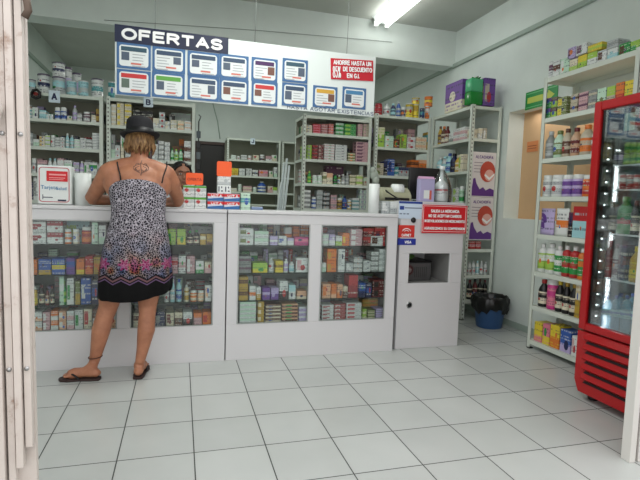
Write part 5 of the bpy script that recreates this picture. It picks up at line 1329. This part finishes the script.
for sg_ in (-1, 1):
    stroke([(cxx + sg_ * (.004 + .042 * math.sin(k / 8 * PI)), czz - .03 + .062 * k / 8) for k in range(9)])
    stroke([(cxx + sg_ * (.01 + .026 * math.sin(k / 6 * PI)), czz - .02 + .034 * k / 6) for k in range(7)])
    stroke([(cxx + sg_ * (.012 + .034 * k / 5), czz + .022 + .012 * math.sin(k)) for k in range(6)]); stroke([(cxx + sg_ * (.006 + .03 * k / 5), czz - .008 - .01 * math.sin(k * .9)) for k in range(6)])
stroke([(cxx + .003 * math.sin(k), czz - .045 + k * .014) for k in range(8)], .003)
tm.build('back_tattoo', M_tat, wo, tuple(-Vector(ol)))
MB().tube([Vector((.0775 + .0405 * math.cos(a), -.24 + .0415 * math.sin(a), .138 + .004 * math.cos(a))) for a in [2 * PI * k / 20 for k in range(21)]], .0035, 6).build('ankle_band', mat('band_brown', (.30, .18, .14), .7), wo, tuple(-Vector(ol)))
M_sole = mat('flip_flop_brown', (.20, .13, .12), .7)
sole_shoe(wo, (-.008, -.262, 0), math.radians(82), .25, 'flip_flop', M_sole, M_strap, ol)
sole_shoe(wo, (.352, -.205, 0), math.radians(-6), .25, 'flip_flop', M_sole, M_strap, ol)

# assistant behind the counter, turned to the customer
M_skin2 = mat('brown_skin', (.66, .47, .38), .5)
ph_ = thing('person', 'dark-haired assistant behind the counter, face partly hidden by the customer', 'person', (.56, .84, 0)); ol = ph_.location
m = MB(); bx, by = .56, .84
for q in (-1, 1):
    m.tube([(bx + q * .085, by, .78), (bx + q * .085, by - .01, .44), (bx + q * .085, by + .015, .10)], [.085, .058, .038], 12)
    m.tube([(bx + q * .085, by + .02, .05), (bx + q * .085, by - .10, .03), (bx + q * .085, by - .17, .025)], [.036, .036, .03], 10)
    m.tube([(bx + q * .16, by, 1.18), (bx + q * .195, by - .02, .98), (bx + q * .13, by - .20, 1.0), ], [.048, .040, .028], 10)
    hand(m, (bx + q * .125, by - .21, 1.005), (-q * .3, -.9, .1), (0, 0, 1), (-q, -.2, 0), .15)
m.ell((bx, by, .84), (.15, .11, .13)); m.ell((bx, by, 1.0), (.13, .10, .17)); m.ell((bx, by, 1.12), (.15, .10, .12)); m.tube([(bx - .15, by, 1.19), (bx, by, 1.215), (bx + .15, by, 1.19)], [.05, .058, .05], 12)
m.tube([(bx, by, 1.2), (bx, by - .01, 1.29)], [.052, .048], 12)
hc = Vector((bx + .045, by - .02, 1.37)); yaw = PI + math.radians(12)
HM = head(m, hc, .98, yaw, 0)
link('body', remeshed(m, .0065, M_skin2), ph_, tuple(-Vector(ol)))
g_ = MB()
for q in (-1, 1):
    g_.tube([(bx + q * .15, by, 1.20), (bx + q * .18, by - .005, 1.08)], [.060, .062], 12)
g_.loft([[Vector((bx + rx * math.cos(a), by + ry * math.sin(a), z)) for a in [2 * PI * k / 28 for k in range(28)]] for z, rx, ry in ((.78, .175, .135), (.86, .17, .13), (1.0, .155, .12), (1.12, .17, .12), (1.18, .19, .085), (1.225, .17, .075), (1.25, .07, .065))])
g_.build('work_shirt', mat('pale_shirt', (.78, .80, .82), .8), ph_, tuple(-Vector(ol)))
tr_ = MB().loft([[Vector((bx + rx * math.cos(a), by + ry * math.sin(a), z)) for a in [2 * PI * k / 28 for k in range(28)]] for z, rx, ry in ((.70, .18, .12), (.80, .17, .125), (.86, .16, .12))])
for q in (-1, 1): tr_.tube([(bx + q * .085, by, .78), (bx + q * .085, by - .01, .44), (bx + q * .085, by + .01, .08)], [.094, .072, .06], 14)
tr_.build('trousers', mat('dark_trousers', (.10, .10, .14), .8), ph_, tuple(-Vector(ol)))
h = MB(); M4 = Matrix.Rotation(yaw, 3, 'Z')
h.ell(hc + M4 @ Vector((0, -.03, .045)), (.083, .088, .078), 0, M4); h.ell(hc + M4 @ Vector((0, -.05, -.01)), (.074, .062, .085), 0, M4)
for q in (-1, 1):
    h.tube([hc + M4 @ Vector(p) for p in ((q * .015, .058, .088), (q * .050, .045, .070), (q * .074, .010, .03), (q * .078, -.03, -.03))], [.010, .012, .012, .010], 8)
h.build('hair', mat('black_hair', (.045, .035, .035), .5), ph_, tuple(-Vector(ol)))
for q in (-1, 1):
    MB().ell(hc + M4 @ Vector((q * .030, .079, .006)), (.0125, .006, .007), 0, M4).build('eye', mat('eye_white', (.8, .78, .75), .3), ph_, tuple(-Vector(ol)))
    MB().ell(hc + M4 @ Vector((q * .030, .0845, .006)), (.0055, .003, .0058), 0, M4).build('iris', mat('iris_dark', (.06, .04, .03), .2), ph_, tuple(-Vector(ol)))
    MB().tube([hc + M4 @ Vector(p) for p in ((q * .014, .090, .024), (q * .03, .091, .030), (q * .047, .082, .024))], [.003, .0038, .002], 6).build('eyebrow', mat('black_hair', (.045, .035, .035), .5), ph_, tuple(-Vector(ol)))
MB().tube([hc + M4 @ Vector(p) for p in ((-.02, .084, -.060), (0, .090, -.060), (.02, .084, -.060))], [.003, .006, .003], 8).build('lips', mat('lip_rose', (.52, .28, .25), .5), ph_, tuple(-Vector(ol)))

# goods standing behind the front rows (too many and too hidden to count)
rb = random.Random(11); mb = MB(); mb.place = []; bm_ = []
CL = ['white', 'silver', 'grey', 'cream', 'mint', 'rose', 'lilac', 'white', 'brown', 'plum', 'navy', 'peach', 'green', 'red', 'white']
def back_row(x0_, x1_, y, z, gap, d=.08):
    x = x0_
    while x < x1_ - .03:
        w_ = rb.uniform(.03, .075); w_ = min(w_, x1_ - x); n = rb.choice((1, 1, 2, 3, 4)); h = gap * rb.uniform(.45, .86); c = (rb.choice(CL), rb.choice(CL))
        m_ = pack(c[0], c[1], rb.randint(0, 3))
        if m_ not in bm_: bm_.append(m_)
        for k in range(n):
            q = MB().cbox(x + .001, x + w_ - .002, y, y + d, z + .001 + k * h / n, z + (k + 1) * h / n - .001, .002)
            lo = (x, y, z + k * h / n); ex = (w_, d, h / n); mb.place += [(v[i] - lo[i]) / ex[i] for v in q.v for i in range(3)]
            mb.add(q.v, q.f, bm_.index(m_))
        x += w_ + (rb.uniform(0, .05) if rb.random() < .3 else .002)
for (a_, b_) in ((-.41, .88), (.955, 2.21)):
    for z_, g_ in zip([.266] + GZ[::-1], (.16, .19, .19, .22)): back_row(a_, b_, .20, z_, g_)
for (a_, b_, zs_) in ((-.87, -.16, zsA), (-.07, .70, zsB), (1.90, 2.62, zs4), (2.74, 3.36, zs5)):
    for k_ in range(1, 6):
        if k_ < len(zs_): back_row(a_, b_, YU + .285, zs_[k_], (zs_[k_ - 1] - zs_[k_] - .04) * .95)
q = mb.build('stored_cartons', bm_); q['kind'] = 'stuff'; tag(q, 'hidden back rows of mixed medicine cartons on shelving and in the display counters', 'boxes')
# cartons beyond the 300 that show largest become one heap of small far goods
cart = [o for o in COL.objects if o.parent is None and o.name.split('.')[0] == 'carton' and o.get('category') == 'box' and not o.children]
def seen(o):
    d = o.dimensions if o.dimensions.length else Vector((.1, .1, .1)); return d.x * d.z / max(.1, (Vector(o.location) - CAM).length_squared)
bpy.context.view_layer.update()
cart.sort(key=seen, reverse=True); nkeep = 300 - len([o for o in COL.objects if o.parent is None and o.name.split('.')[0] == 'carton' and o not in cart])
rest = cart[nkeep:]
if rest:
    mb = MB(); mats = []; mb.place = []
    for o in rest:
        me = o.data; m_ = me.materials[0]
        if m_ not in mats: mats.append(m_)
        mb.place += [c for d in me.attributes['box_place'].data for c in d.vector]
        M = o.matrix_world; mb.add([M @ v.co for v in me.vertices], [tuple(p.vertices) for p in me.polygons], mats.index(m_))
    q = mb.build('small_cartons', mats); q['kind'] = 'stuff'; tag(q, 'many small medicine cartons filling the far shelving and the backs of the cases', 'boxes')
    for o in rest: bpy.data.objects.remove(o)
